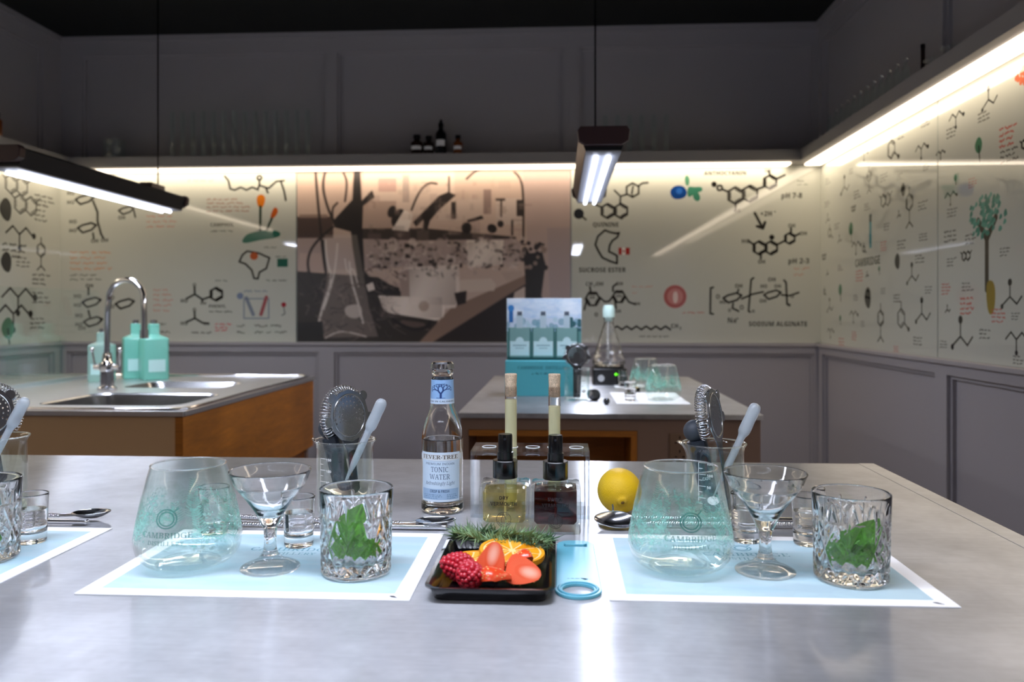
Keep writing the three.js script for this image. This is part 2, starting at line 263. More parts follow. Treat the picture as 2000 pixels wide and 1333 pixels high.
const texBackLeft = panelTex(1434, 1001, 372, 1925, 35, 1165, (c) => {
  const g = (x, y) => { chair6(c, x, y, 62); c.lineWidth = 14; word(c, 'HO', x - 120, y - 30, 36); word(c, 'HO', x - 120, y + 30, 36); };
  c.lineWidth = 16; g(545, 215); line(c, 600, 225, 630, 300, 630, 360, 655, 450); g(560, 405); word(c, 'OH', 585, 505, 36); word(c, 'OH', 650, 500, 36); c.lineWidth = 13; line(c, 600, 440, 605, 475); line(c, 650, 440, 670, 475); chair6(c, 820, 290, 50); word(c, 'OH', 765, 350, 34); line(c, 870, 290, 880, 335);
  scribble(c, 955, 330, 180, 3, 34, 'rgba(196,120,100,0.7)', 6); scribble(c, 450, 570, 270, 4, 36, 'rgba(200,140,105,0.7)', 8); scribble(c, 450, 720, 220, 2, 30, GREY, 6);
  g(590, 905); word(c, 'OH', 550, 805, 36); c.lineWidth = 13; line(c, 570, 810, 570, 850); g(810, 915); g(600, 1035); word(c, 'OH', 500, 1090, 36); line(c, 570, 960, 580, 1000);
  scribble(c, 1000, 820, 100, 5, 34, 'rgba(196,125,110,0.6)', 8); scribble(c, 1000, 1050, 80, 2, 50, GREY, 5);
  scribble(c, 1225, 95, 190, 1, 26, 'rgba(130,130,120,0.6)', 6); c.lineWidth = 12; line(c, 1465, 65, 1490, 100, 1500, 150, 1530, 160); zig(c, 1530, 160, 4, 38, -18); line(c, 1682, 148, 1690, 130, 1750, 150, 1800, 105, 1850, 100); c.beginPath(); c.arc(1690, 80, 14, 0, 7); c.stroke(); line(c, 1690, 95, 1690, 130); line(c, 1730, 145, 1745, 180); line(c, 1830, 110, 1850, 170, 1860, 230);
  scribble(c, 1350, 220, 270, 4, 26, 'rgba(150,95,80,0.7)', 6);
  blob(c, [1670, 205, 1700, 185, 1730, 205, 1722, 260, 1698, 290, 1675, 260], '#c9701c'); blob(c, [1775, 290, 1795, 270, 1815, 300, 1790, 345, 1755, 355], '#b5541c'); c.strokeStyle = '#27372a'; c.lineWidth = 16; line(c, 1697, 270, 1695, 430); line(c, 1770, 350, 1735, 430); blob(c, [1585, 480, 1610, 450, 1690, 430, 1800, 425, 1835, 455, 1800, 480, 1700, 490, 1600, 515, 1575, 505], TEAL); c.strokeStyle = INK;
  word(c, 'CAMPHOL', 1370, 400, 32, '#3a3833'); scribble(c, 1375, 432, 170, 1, 26, GREY, 6); scribble(c, 1720, 540, 60, 1, 22, GREY, 5);
  c.lineWidth = 12; c.beginPath(); for (const [x, y] of [[1610, 565], [1580, 590], [1560, 635], [1600, 650], [1640, 690], [1655, 745], [1680, 748], [1690, 705], [1735, 680], [1755, 610], [1720, 595], [1690, 580], [1640, 570], [1610, 565]]) c.lineTo(x, y); c.stroke(); dot(c, 1655, 598, 26, '#b4562c'); c.fillStyle = '#1f5d4d'; c.fillRect(1805, 615, 68, 55); scribble(c, 1795, 602, 85, 1, 20, GREY, 5);
  c.lineWidth = 13; word(c, 'HO', 1175, 905, 34); line(c, 1215, 880, 1270, 850, 1320, 885, 1375, 865); line(c, 1270, 850, 1268, 800); word(c, 'O', 1255, 800, 34); hexRing(c, 1410, 850, 44, Math.PI / 6); word(c, 'OH', 1305, 920, 28); line(c, 1320, 885, 1318, 900); scribble(c, 1405, 760, 90, 1, 24, GREY, 5); word(c, 'PHENYL', 1360, 940, 30, '#3a3833'); scribble(c, 1365, 965, 160, 1, 24, GREY, 7);
  c.lineWidth = 13; word(c, 'HO', 1175, 1055, 34); line(c, 1215, 1035, 1270, 1010, 1320, 1040, 1360, 1045); line(c, 1270, 1010, 1268, 965); word(c, 'O', 1255, 965, 34); word(c, 'OH', 1325, 1055, 28); scribble(c, 1250, 1105, 130, 1, 26, GREY, 8); scribble(c, 1405, 1050, 95, 3, 20, 'rgba(200,80,85,0.85)', 7);
  c.strokeStyle = 'rgba(110,120,140,0.8)'; c.lineWidth = 8; c.strokeRect(1590, 880, 160, 130); c.lineWidth = 23; line(c, 1605, 875, 1650, 985); c.strokeStyle = '#a05a5c'; line(c, 1735, 870, 1700, 985); scribble(c, 1590, 830, 170, 1, 26, 'rgba(120,130,150,0.8)', 7); dot(c, 1565, 862, 22, 'rgba(90,110,150,0.7)'); dot(c, 1847, 920, 16, '#a02f38'); c.strokeStyle = '#555'; c.lineWidth = 6; line(c, 1847, 935, 1855, 980, 1835, 990); scribble(c, 1545, 1060, 80, 2, 42, GREY, 6); scribble(c, 1660, 1060, 180, 2, 42, GREY, 6); scribble(c, 1735, 760, 150, 1, 26, GREY, 6);
});
// the sepia photograph of a laboratory bench
const texLab = canvasTex(1548, 978, (c, W, H) => {
  const X0 = 62, X1 = 1850, Y0 = 95, Y1 = 1225; c.setTransform(W / (X1 - X0), 0, 0, H / (Y1 - Y0), -X0 * W / (X1 - X0), -Y0 * H / (Y1 - Y0)); c.lineCap = 'round'; c.lineJoin = 'round';
  const P = (col, ...p) => { c.fillStyle = col; c.beginPath(); for (let i = 0; i < p.length; i += 2) c.lineTo(p[i], p[i + 1]); c.fill(); };
  const S = (col, w, ...p) => { c.strokeStyle = col; c.lineWidth = w; c.beginPath(); c.moveTo(p[0], p[1]); for (let i = 2; i + 3 < p.length; i += 2) c.quadraticCurveTo(p[i], p[i + 1], (p[i] + p[i + 2]) / 2, (p[i + 1] + p[i + 3]) / 2); c.lineTo(p[p.length - 2], p[p.length - 1]); c.stroke(); };
  P('#c0aa9e', 62, 95, 1850, 95, 1850, 1225, 62, 1225); P('#ccb9ac', 500, 95, 1100, 95, 1100, 400, 500, 400); P('#b3a09a', 1540, 95, 1850, 95, 1850, 1000, 1600, 1000); P('#a99a98', 1700, 480, 1850, 480, 1850, 1000, 1720, 1000);
  for (const [x, y, w, h, col] of [[62, 400, 240, 140, '#4a3934'], [75, 385, 190, 22, '#8d7a6e'], [500, 300, 220, 190, '#ab968c'], [760, 130, 45, 180, '#a79a92'], [990, 290, 290, 140, '#c4b1a6'], [1290, 230, 50, 160, '#8e7d76'], [1370, 290, 170, 170, '#c6b5aa'], [600, 150, 120, 90, '#b59a92']]) { c.fillStyle = col; c.fillRect(x, y, w, h); }
  P('#ab9a93', 62, 540, 1500, 540, 1560, 700, 62, 760); P('#3a2f2c', 430, 480, 900, 480, 1500, 540, 1500, 552, 900, 560, 430, 545);
  P('#b7a49b', 80, 640, 240, 640, 240, 760, 70, 770); P('#2c2523', 62, 760, 600, 800, 1000, 1050, 950, 1225, 62, 1225); P('#8a7466', 870, 1225, 1080, 1000, 1560, 790, 1610, 790, 1590, 830, 960, 1225); P('#241d1c', 960, 1225, 1590, 830, 1690, 960, 1700, 1225); P('#342c2a', 1450, 960, 1850, 960, 1850, 1225, 1450, 1225); P('#c3b3a8', 1490, 900, 1560, 860, 1560, 940, 1480, 960);
  for (let k = 0; k < 90; k++) { const x = rr(560, 1540), y = rr(570, 720), r = rr(10, 34), t = rr(150, 205) | 0; dot(c, x, y, r, `rgba(${t},${t - 16},${t - 24},0.75)`); }
  for (let k = 0; k < 46; k++) { const x = rr(560, 1540), y = rr(560, 730), t = rr(30, 75) | 0; c.fillStyle = `rgb(${t},${t - 8},${t - 12})`; c.fillRect(x, y, rr(8, 34), rr(6, 28)); }
  P('#dccfc4', 790, 735, 1130, 720, 1135, 900, 1110, 1000, 1010, 1010, 810, 940); P('#a3928a', 740, 770, 800, 745, 810, 940, 750, 930); P('#dfd2c6', 1180, 560, 1420, 560, 1410, 720, 1190, 740); P('#cbbbae', 1130, 820, 1340, 810, 1370, 850, 1360, 890, 1140, 900); P('#e8dbcf', 600, 920, 980, 935, 1040, 1000, 1030, 1060, 980, 1085, 640, 1030); dot(c, 900, 990, 34, '#bba798'); P('#b6a496', 1400, 770, 1540, 760, 1545, 800, 1440, 830);
  P('#2a2321', 1100, 905, 1180, 890, 1175, 970, 1120, 985); P('#1f1a19', 500, 860, 620, 830, 740, 870, 740, 910, 520, 915);
  c.fillStyle = '#201a18'; for (const [x, y, rx, ry, a] of [[735, 415, 44, 64, 0.4], [690, 370, 26, 40, 0.4], [1180, 480, 34, 36, 0], [1345, 485, 32, 28, 0.5], [1400, 455, 20, 22, 0]]) { c.beginPath(); c.ellipse(x, y, rx, ry, a, 0, 7); c.fill(); }
  P('#e2d6cc', 770, 360, 830, 390, 800, 500, 690, 490); P('#1e1816', 830, 440, 1000, 270, 1060, 245, 1110, 265, 1000, 360, 940, 430, 920, 500, 890, 510, 900, 420, 850, 470); P('#1e1816', 1180, 430, 1280, 400, 1290, 420, 1190, 445); c.fillStyle = '#2a2220'; c.fillRect(1080, 310, 30, 110); c.fillRect(1505, 300, 42, 105); c.fillRect(1370, 290, 60, 14); c.fillRect(1060, 140, 10, 110); c.fillRect(1470, 430, 12, 100); c.fillRect(1400, 300, 10, 110);
  P('#1c1716', 440, 95, 480, 95, 490, 300, 560, 230, 575, 275, 500, 330, 495, 480, 510, 760, 600, 850, 560, 880, 470, 840, 430, 600, 420, 500, 310, 470, 300, 430, 430, 290); P('#211b1a', 1550, 650, 1670, 640, 1690, 720, 1660, 950, 1570, 940, 1560, 800); for (let k = 0; k < 30; k++) dot(c, rr(1530, 1690), rr(560, 740), rr(6, 18), rnd() > 0.4 ? '#241d1b' : '#8d7c72');
  for (const a of [[185, 105, 195, 250, 215, 450, 240, 700, 260, 800], [250, 105, 225, 180, 260, 330, 300, 420, 330, 470], [70, 790, 130, 880, 210, 980, 260, 1010], [300, 470, 180, 560, 120, 700, 170, 850, 240, 960], [820, 360, 860, 250, 930, 180, 985, 190], [1490, 120, 1535, 150, 1550, 300, 1548, 560], [560, 930, 620, 1020, 700, 1050, 800, 1080], [300, 420, 290, 350, 330, 310], [1180, 160, 1220, 120, 1270, 95], [240, 560, 250, 700, 260, 800], [380, 300, 400, 180, 370, 110]]) S('#231c1a', a.length > 8 ? 15 : 12, ...a);
  // conical flask in the front
  c.globalAlpha = 0.4; P('#c9bdb5', 245, 520, 460, 520, 480, 640, 540, 1000, 600, 1190, 200, 1200, 205, 1060, 260, 820, 250, 640); c.globalAlpha = 1; for (const [w, ...a] of [[16, 250, 560, 255, 700, 300, 800, 230, 1000, 205, 1100], [12, 330, 580, 320, 720, 290, 860, 240, 1010], [10, 380, 680, 395, 800, 430, 720, 470, 860], [14, 410, 700, 420, 820, 460, 940, 500, 1100], [10, 250, 1200, 330, 1150, 430, 1165, 520, 1190]]) S('rgba(226,217,210,0.8)', w, ...a);
  // photographic grain and detail
  for (let k = 0; k < 260; k++) { const x = rr(530, 1560), y = rr(545, 760) + (x > 1250 ? 0 : rr(0, 60)), t = rnd() > 0.45 ? rr(150, 225) : rr(35, 110); c.fillStyle = `rgba(${t | 0},${(t * 0.92) | 0},${(t * 0.88) | 0},0.55)`; c.beginPath(); c.ellipse(x, y, rr(4, 22), rr(3, 14), rr(0, 3), 0, 7); c.fill(); }
  for (let k = 0; k < 150; k++) { const x = rr(80, 720), y = rr(780, 1210), t = rnd() > 0.6 ? rr(90, 170) : rr(20, 60); c.strokeStyle = `rgba(${t | 0},${(t * 0.9) | 0},${(t * 0.86) | 0},0.4)`; c.lineWidth = rr(3, 10); c.beginPath(); c.moveTo(x, y); c.quadraticCurveTo(x + rr(-40, 40), y + rr(-40, 40), x + rr(-80, 80), y + rr(-60, 60)); c.stroke(); }
  for (let k = 0; k < 90; k++) { const x = rr(520, 1540), y = rr(120, 520), t = rr(120, 205); c.fillStyle = `rgba(${t | 0},${(t * 0.9) | 0},${(t * 0.84) | 0},0.28)`; c.fillRect(x, y, rr(10, 90), rr(8, 70)); }
  for (const [x0, y0, x1, y1, u, v, w, h] of [[790, 735, 1130, 900, 790, 735, 340, 265], [600, 920, 1030, 1060, 600, 920, 440, 165], [1180, 560, 1420, 740, 1180, 560, 240, 180]]) { const g = c.createLinearGradient(x0, y0, x1, y1); g.addColorStop(0, 'rgba(60,45,40,0.35)'); g.addColorStop(0.4, 'rgba(255,245,235,0.12)'); g.addColorStop(1, 'rgba(60,45,40,0.25)'); c.fillStyle = g; c.fillRect(u + 10, v + 12, w - 30, h - 30); }
  blob(c, [370, 990, 480, 970, 500, 1040, 460, 1075, 390, 1060], 'rgba(205,195,188,0.8)'); P('#d9cec5', 520, 850, 565, 830, 580, 880, 535, 895); P('#12100f', 62, 1100, 230, 1090, 240, 1225, 62, 1225); P('#5d4d48', 760, 1080, 900, 1100, 940, 1150, 700, 1120); S('#1a1514', 22, 700, 1080, 800, 1150, 930, 1130, 940, 1090);
  const im = c.canvas; c.setTransform(1, 0, 0, 1, 0, 0); c.globalAlpha = 0.3; for (const [dx, dy] of [[3, 0], [-3, 0], [0, 3], [0, -3], [2, 2], [-2, -2]]) c.drawImage(im, dx, dy); c.globalAlpha = 1; c.globalCompositeOperation = 'overlay'; c.fillStyle = 'rgba(96,70,60,0.16)'; c.fillRect(0, 0, W, H); c.globalCompositeOperation = 'source-over';
  
});
const sheet = (tex) => std(0xffffff, 0.03, 0, { map: tex });
function glassPanel(label, w, h, mat, pos, turn) {
  const p = thing('glass_wall_panel', label, 'wall panel', pos, turn);
  mesh('glass_sheet', box(-w / 2, w / 2, -h / 2, h / 2, 0, 0.008), std(0xb9c2bb, 0.05), p);
  const f = mesh('print', new THREE.PlaneGeometry(w - 0.002, h - 0.002), mat, p); f.position.z = 0.0085;
  return p;
}
const PY = 1.3995, PH = 0.773;
glassPanel('white glass panel of molecule drawings left of the lab photo', 1.107, PH, sheet(texBackLeft), [-1.7355, PY, ZB], 0);
glassPanel('sepia lab bench photograph in the middle of the back wall', 1.228, PH, std(0xffffff, 0.5, 0, { map: texLab }), [-0.564, PY, ZB], 0);
glassPanel('white glass panel of molecule drawings right of the lab photo', 1.085, PH, sheet(texBackRight), [0.5965, PY, ZB], 0);
// side walls: drawings laid out in metres along the wall (s from the back corner, y above the floor)
const px = 1000;   // texture pixels a metre
function sideTex(len, draw) { return canvasTex(Math.round(len * px), Math.round(PH * px), (c, w, h) => { c.fillStyle = PANEL_BG; c.fillRect(0, 0, w, h); c.lineCap = 'round'; c.lineJoin = 'round'; draw(c, (s) => s * px, (y) => (1.786 - y) * px); }); }
function sketch(c, kind, x, y, s) {
  c.strokeStyle = INK; c.lineWidth = Math.max(4, s * 0.16);
  if (kind[0] === 'm') chain(c, x, y, s, +kind[1]);
  if (kind === 'txt') scribble(c, x, y, s * 4, 3, s * 0.8, 'rgba(70,68,62,0.8)', s * 0.22);
  if (kind === 'red') scribble(c, x, y, s * 5, 4, s * 0.9, 'rgba(185,90,80,0.8)', s * 0.3);
  if (kind === 'leaf') { blob(c, [x, y - s, x + s * 0.7, y - s * 0.3, x + s * 0.4, y + s * 0.7, x - s * 0.4, y + s * 0.6, x - s * 0.8, y - s * 0.2], '#4f7a5e'); line(c, x, y, x + 0.2 * s, y + 1.4 * s); }
  if (kind === 'dark') blob(c, [x, y - s, x + s * 0.8, y - s * 0.4, x + s * 0.6, y + s, x - s * 0.2, y + s * 0.9, x - s * 0.8, y], '#30302e');
  if (kind === 'bar') { c.fillStyle = '#3d8791'; c.fillRect(x - s * 0.35, y - s * 2, s * 0.7, s * 4); c.fillStyle = '#2c3a40'; c.fillRect(x - s * 0.4, y - s * 2, s * 0.8, s * 0.9); }
  if (kind === 'tree') { c.lineWidth = s * 0.22; c.strokeStyle = '#3a3326'; line(c, x, y + 1.5 * s, x, y); line(c, x, y, x - 0.5 * s, y - 0.6 * s); line(c, x, y, x + 0.5 * s, y - 0.6 * s); for (let k = 0; k < 110; k++) { const a = rr(0, 6.28), r = rr(0.1, 1.1) * s * (0.75 + 0.25 * Math.abs(Math.cos(a))); blob(c, [x + r * Math.cos(a), y - 0.7 * s + r * 0.75 * Math.sin(a) - s * 0.16, x + r * Math.cos(a) + s * 0.13, y - 0.7 * s + r * 0.75 * Math.sin(a), x + r * Math.cos(a) - s * 0.13, y - 0.62 * s + r * 0.75 * Math.sin(a)], rnd() > 0.5 ? '#3f7f6d' : '#5b9a86'); } blob(c, [x, y + 1.2 * s, x + 0.5 * s, y + 1.3 * s, x + 0.45 * s, y + 2.2 * s, x + 0.1 * s, y + 2.3 * s, x - 0.05 * s, y + 1.7 * s], '#8f7a24'); }
  if (kind === 'orange') { for (let k = 0; k < 14; k++) dot(c, x + rr(-1, 1) * s, y + rr(-0.8, 0.8) * s, s * 0.3, '#c56a4c'); }
  if (kind === 'head') word(c, 'CAMBRIDGE', x, y, s, '#2c2c26');
}
const RIGHT_SKETCHES = [['m4',0.303,1.648,0.0201],['m2',0.561,1.62,0.0171],['m3',0.712,1.539,0.0149],['dark',0.854,1.555,0.0167],['m2',0.905,1.47,0.0227],['txt',0.971,1.493,0.0086],['txt',1.157,1.447,0.008],['m1',1.177,1.485,0.0136],['bar',0.574,1.444,0.0198],['leaf',0.376,1.47,0.0226],['m1',0.429,1.401,0.0178],['m0',0.125,1.481,0.013],['txt',0.697,1.455,0.0081],['red',0.668,1.394,0.0069],['head',0.42,1.32,0.0268],['red',0.429,1.304,0.0089],['dark',0.808,1.321,0.0196],['txt',0.948,1.328,0.0087],['m4',0.923,1.266,0.0188],['txt',1.157,1.304,0.008],['tree',1.378,1.343,0.0572],['txt',1.443,1.312,0.0071],['red',1.236,1.187,0.01],['txt',1.245,1.229,0.0077],['leaf',0.255,1.236,0.0203],['dark',0.545,1.204,0.0286],['m1',0.402,1.137,0.0165],['m2',0.668,1.091,0.0233],['m0',0.841,1.128,0.0206],['m4',0.995,1.145,0.0219],['txt',0.781,1.206,0.0092],['txt',1.018,1.226,0.0072],['txt',0.935,1.068,0.0087],['red',0.781,1.032,0.0059],['m4',1.236,1.08,0.0254],['txt',1.34,1.101,0.0085],['m4',1.489,1.188,0.0198],['m1',1.518,1.081,0.0195],['txt',1.496,1.146,0.0059],['m4',0.125,1.17,0.0163],['leaf',0.255,1.122,0.011],['m1',0.135,1.066,0.0146],['txt',1.504,1.039,0.0069],['txt',0.186,1.509,0.008],['txt',0.226,1.337,0.0079],['txt',0.48,1.112,0.0066],['leaf',1.207,1.533,0.009],['red',1.282,1.516,0.0054],['txt',0.808,1.609,0.0065],['m0',0.761,1.706,0.021],['m1',0.991,1.66,0.0164],['m1',1.209,1.706,0.0159],['m4',1.386,1.712,0.0164],['leaf',1.336,1.599,0.0193],['red',1.441,1.618,0.0104],['orange',1.533,1.729,0.0153],['txt',0.814,1.752,0.0093],['txt',0.991,1.75,0.0087],['txt',1.154,1.681,0.009],['txt',1.333,1.684,0.0084],['m1',0.511,1.737,0.0126]];
const LEFT_SKETCHES = [['m3',0.306,1.683,0.0259],['m3',0.247,1.607,0.0264],['dark',0.377,1.577,0.0351],['txt',0.186,1.661,0.0165],['txt',0.186,1.595,0.0165],['m1',0.287,1.478,0.0341],['txt',0.391,1.43,0.0194],['m2',0.143,1.383,0.0251],['dark',0.373,1.359,0.0313],['txt',0.306,1.379,0.014],['txt',0.201,1.312,0.0165],['m1',0.296,1.211,0.04],['txt',0.201,1.232,0.0165],['m1',0.325,1.14,0.0396],['txt',0.216,1.119,0.0164],['leaf',0.359,1.076,0.0392]];
for (let i = 0; i < 16; i++) for (let j = 0; j < 9; j++) {   // the smaller drawings and notes between them
  const s = 0.08 + i * 0.15 + rr(-0.03, 0.03), y = 1.06 + j * 0.08 + rr(-0.02, 0.02);
  if (RIGHT_SKETCHES.some(([k, a, b]) => Math.abs(a - s) < 0.075 && Math.abs(b - y) < (k === 'tree' ? 0.16 : 0.05))) continue;
  RIGHT_SKETCHES.push([['txt', 'm1', 'txt', 'm4', 'red', 'txt', 'm0', 'leaf', 'm3'][Math.floor(rnd() * 9)], s, y, rr(0.006, 0.011)]);
}
const drawSide = (list, s0, len, mirrored) => sideTex(len, (c, sx, sy) => { for (const [k, s, y, size] of list) if (s > s0 - 0.1 && s < s0 + len + 0.05) sketch(c, k, sx(mirrored ? len - (s - s0) : s - s0), sy(y), size * 1.55 * px); });
const texRightA = drawSide(RIGHT_SKETCHES, 0, 1.1, false), texRightB = drawSide(RIGHT_SKETCHES, 1.1, 1.3, false), texLeftA = drawSide(LEFT_SKETCHES, 0, 1.1, true);
for (const [label, s0, s1, tex] of [['glass panel of crowded drawings on the right wall, next to the corner', 0, 1.1, texRightA], ['glass panel of crowded drawings with a tree, right edge of the photo', 1.1, 2.4, texRightB], ['glass panel of drawings on the right wall beside the counter', 2.4, 3.7, texRightB]]) glassPanel(label, s1 - s0 - 0.003, PH, sheet(tex), [XR, PY, ZB + (s0 + s1) / 2], -Math.PI / 2);
for (const [label, s0, s1, tex] of [['glass panel of drawings on the left wall, next to the corner', 0, 1.1, texLeftA], ['glass panel of drawings on the left wall beside the sink', 1.1, 2.4, texRightB]]) glassPanel(label, s1 - s0 - 0.003, PH, sheet(tex), [XL, PY, ZB + (s0 + s1) / 2], Math.PI / 2);

// ---------------------------------------------------------------- hanging lamps
function pendant(label, x, y, z0, z1, cableZ) {   // y: underside; z0 far end, z1 near end
  const L = z1 - z0, p = thing('pendant_lamp', label, 'lamp', [x, y, (z0 + z1) / 2]);
  const poly = (pts) => new THREE.Shape(pts.map(([a, b]) => new THREE.Vector2(a, b)));
  mesh('housing', at(extrude(poly([[-0.042, 0], [0.042, 0], [0.058, 0.044], [0.052, 0.05], [-0.052, 0.05], [-0.057, 0.044]]), L - 0.04), 0, 0, -L / 2 + 0.02), M.darkMetal, p);
  for (const s of [-1, 1]) {
    mesh('end_cap', at(extrude(poly([[-0.04, 0.012], [0.04, 0.012], [0.056, 0.022], [0.059, 0.044], [0.053, 0.052], [-0.053, 0.052], [-0.059, 0.044], [-0.056, 0.022]]), 0.02, 0.002), 0, 0, s > 0 ? L / 2 - 0.02 : -L / 2), M.wine, p);
    mesh('light_tube', new THREE.CapsuleGeometry(0.0055, L - 0.12, 6, 14).rotateX(Math.PI / 2).translate(s * 0.0155, -0.0095, 0), M.tubeGlow, p);
  }
  mesh('reflector', box(-0.041, 0.041, -0.0035, 0.0, -L / 2 + 0.016, L / 2 - 0.016), M.lampGrey, p);
  mesh('driver_box', box(-0.022, 0.022, 0.05, 0.076, cableZ - 0.01, cableZ + 0.09, 0.003), M.wine, p);
  mesh('cable', rod([0, 0.074, cableZ], [0, YC - y - 0.004, cableZ], 0.0028), M.black, p);
  mesh('ceiling_rose', at(cyl(0.03, 0.03, 0.012, 24), 0, YC - y - 0.006, cableZ), M.black, p);
  const l = new THREE.RectAreaLight(COOL, PENDANT_POWER, 0.05, L - 0.13); l.position.set(0, -0.0185, 0); l.rotation.x = -Math.PI / 2; p.add(l);
  return p;
}
pendant('hanging tube lamp with two lit tubes over the far island', 0.104, 1.53, -2.84, -1.9, 0.02);
pendant('hanging tube lamp seen from its dark side over the sink', -1.45, 1.53, -2.98, -2.02, -0.36);
// lamps above the frame: deep open-topped housing, tubes recessed, some light upwards
function troughLamp(label, L, x, y, z, power, up) {
  const p = thing('trough_lamp', label, 'lamp', [x, y, z]);
  for (const s of [-1, 1]) mesh('housing_side', box(-L / 2, L / 2, -0.03, 0.06, s > 0 ? 0.055 : -0.06, s > 0 ? 0.06 : -0.055), M.darkMetal, p);
  for (const s of [-1, 1]) mesh('end_cap', box(s > 0 ? L / 2 : -L / 2 - 0.005, s > 0 ? L / 2 + 0.005 : -L / 2, -0.03, 0.06, -0.06, 0.06), M.wine, p);
  mesh('reflector', box(-L / 2, L / 2, 0.045, 0.05, -0.055, 0.055), M.lampGrey, p);
  for (const s of [-1, 1]) mesh('light_tube', new THREE.CapsuleGeometry(0.0085, L - 0.1, 6, 14).rotateZ(Math.PI / 2).translate(0, 0.03, s * 0.024), M.tubeGlow, p);
  mesh('light_panel', box(-L / 2 + 0.05, L / 2 - 0.05, 0.0505, 0.056, -0.04, 0.04), M.tubeGlow, p);
  for (const s of [-L / 3, L / 3]) mesh('cable', rod([s, 0.05, 0], [s, YC - y - 0.002, 0], 0.0028), M.black, p);
  const l = new THREE.RectAreaLight(COOL, power, L - 0.1, 0.08); l.position.set(0, 0.018, 0); l.rotation.x = -Math.PI / 2; p.add(l);
  const k = new THREE.RectAreaLight(COOL, up, L - 0.1, 0.08); k.position.set(0, 0.0575, 0); k.rotation.x = Math.PI / 2; p.add(k);
}
troughLamp('long hanging lamp over the near counter, above the picture', 1.3, -0.33, 1.66, -0.62, COUNTER_POWER, 22);
troughLamp('long hanging lamp in the room behind the camera', 1.7, -0.3, 1.9, 0.6, REAR_POWER, 20);

// ---------------------------------------------------------------- counters and islands
const CT = 0.9;
{
  const c = thing('steel_counter', 'brushed steel counter in the foreground carrying three place settings', 'counter');
  mesh('worktop', mbox(-1.75, 0.4935, CT - 0.03, CT, -1.372, -0.38), M.steel, c);
  mesh('edge_strip', mbox(0.495, 0.52, CT - 0.03, CT, -1.377, -0.38), M.steel, c).userData.label = 'narrow steel edging beyond a dark seam';
  mesh('base_cabinet', box(-1.72, 0.47, 0.1, CT - 0.031, -1.34, -0.42), M.cabinet, c);
  mesh('plinth', box(-1.68, 0.43, 0, 0.1, -1.3, -0.46), M.black, c);
}
{
  const i = thing('kitchen_island', 'brown island with steel top under the hanging tube lamp', 'island');
  mesh('worktop', mbox(-0.25, 0.495, CT - 0.012, CT, -3.15, -2.0), M.steel, i);
  const b = [[-0.245, 0.49, 0.858, CT - 0.0125], [0.192, 0.49, 0.1, 0.858]];
  mesh('front_panel', merge(b.map(([x0, x1, y0, y1]) => box(x0, x1, y0, y1, -2.03, -2.01))), M.cabinet, i);
  mesh('side_panel', box(0.47, 0.49, 0.1, CT - 0.0125, -3.14, -2.03), M.cabinet, i);
  mesh('side_panel', box(-0.245, -0.225, 0.1, 0.858, -3.14, -2.01), M.cabinet, i);
  mesh('back_panel', box(-0.225, 0.47, 0.1, CT - 0.0125, -3.14, -3.12), M.cabinet, i);
  mesh('niche_frame', merge([box(-0.224, 0.191, 0.843, 0.857, -2.04, -2.006), box(0.176, 0.191, 0.1, 0.843, -2.04, -2.006)]), M.wood, i).userData.label = 'orange wooden frame of the open niche';
  mesh('niche_lining', merge([mbox(-0.224, 0.175, 0.3, 0.842, -2.2, -2.19), mbox(0.1755, 0.19, 0.1, 0.842, -2.2, -2.041)]), M.wood, i);
  mesh('plinth', box(-0.2, 0.45, 0, 0.1, -3.1, -2.06), M.black, i);
}
{
  const s = thing('wall_socket', 'twin steel power socket on the brown island front', 'socket', [0.2945, 0.815, -2.0095]);
  mesh('plate', new RoundedBoxGeometry(0.05, 0.075, 0.004, 2, 0.0015).translate(0, 0, 0.002), std(0x9a8470, 0.35, 0.8), s);
  for (const k of [-1, 1]) mesh('outlet', merge([[0, 0.011, 0.003, 0.008], [-0.009, -0.002, 0.006, 0.003], [0.009, -0.002, 0.006, 0.003]].map(([x, y, w, h]) => box(x - w / 2, x + w / 2, y + k * 0.017 - h / 2, y + k * 0.017 + h / 2, 0.0035, 0.0046))), M.black, s);
  for (const k of [-1, 1]) mesh('rocker_switch', box(k * 0.013 - 0.004, k * 0.013 + 0.004, -0.034, -0.029, 0.004, 0.006), M.steelPlain, s);
}
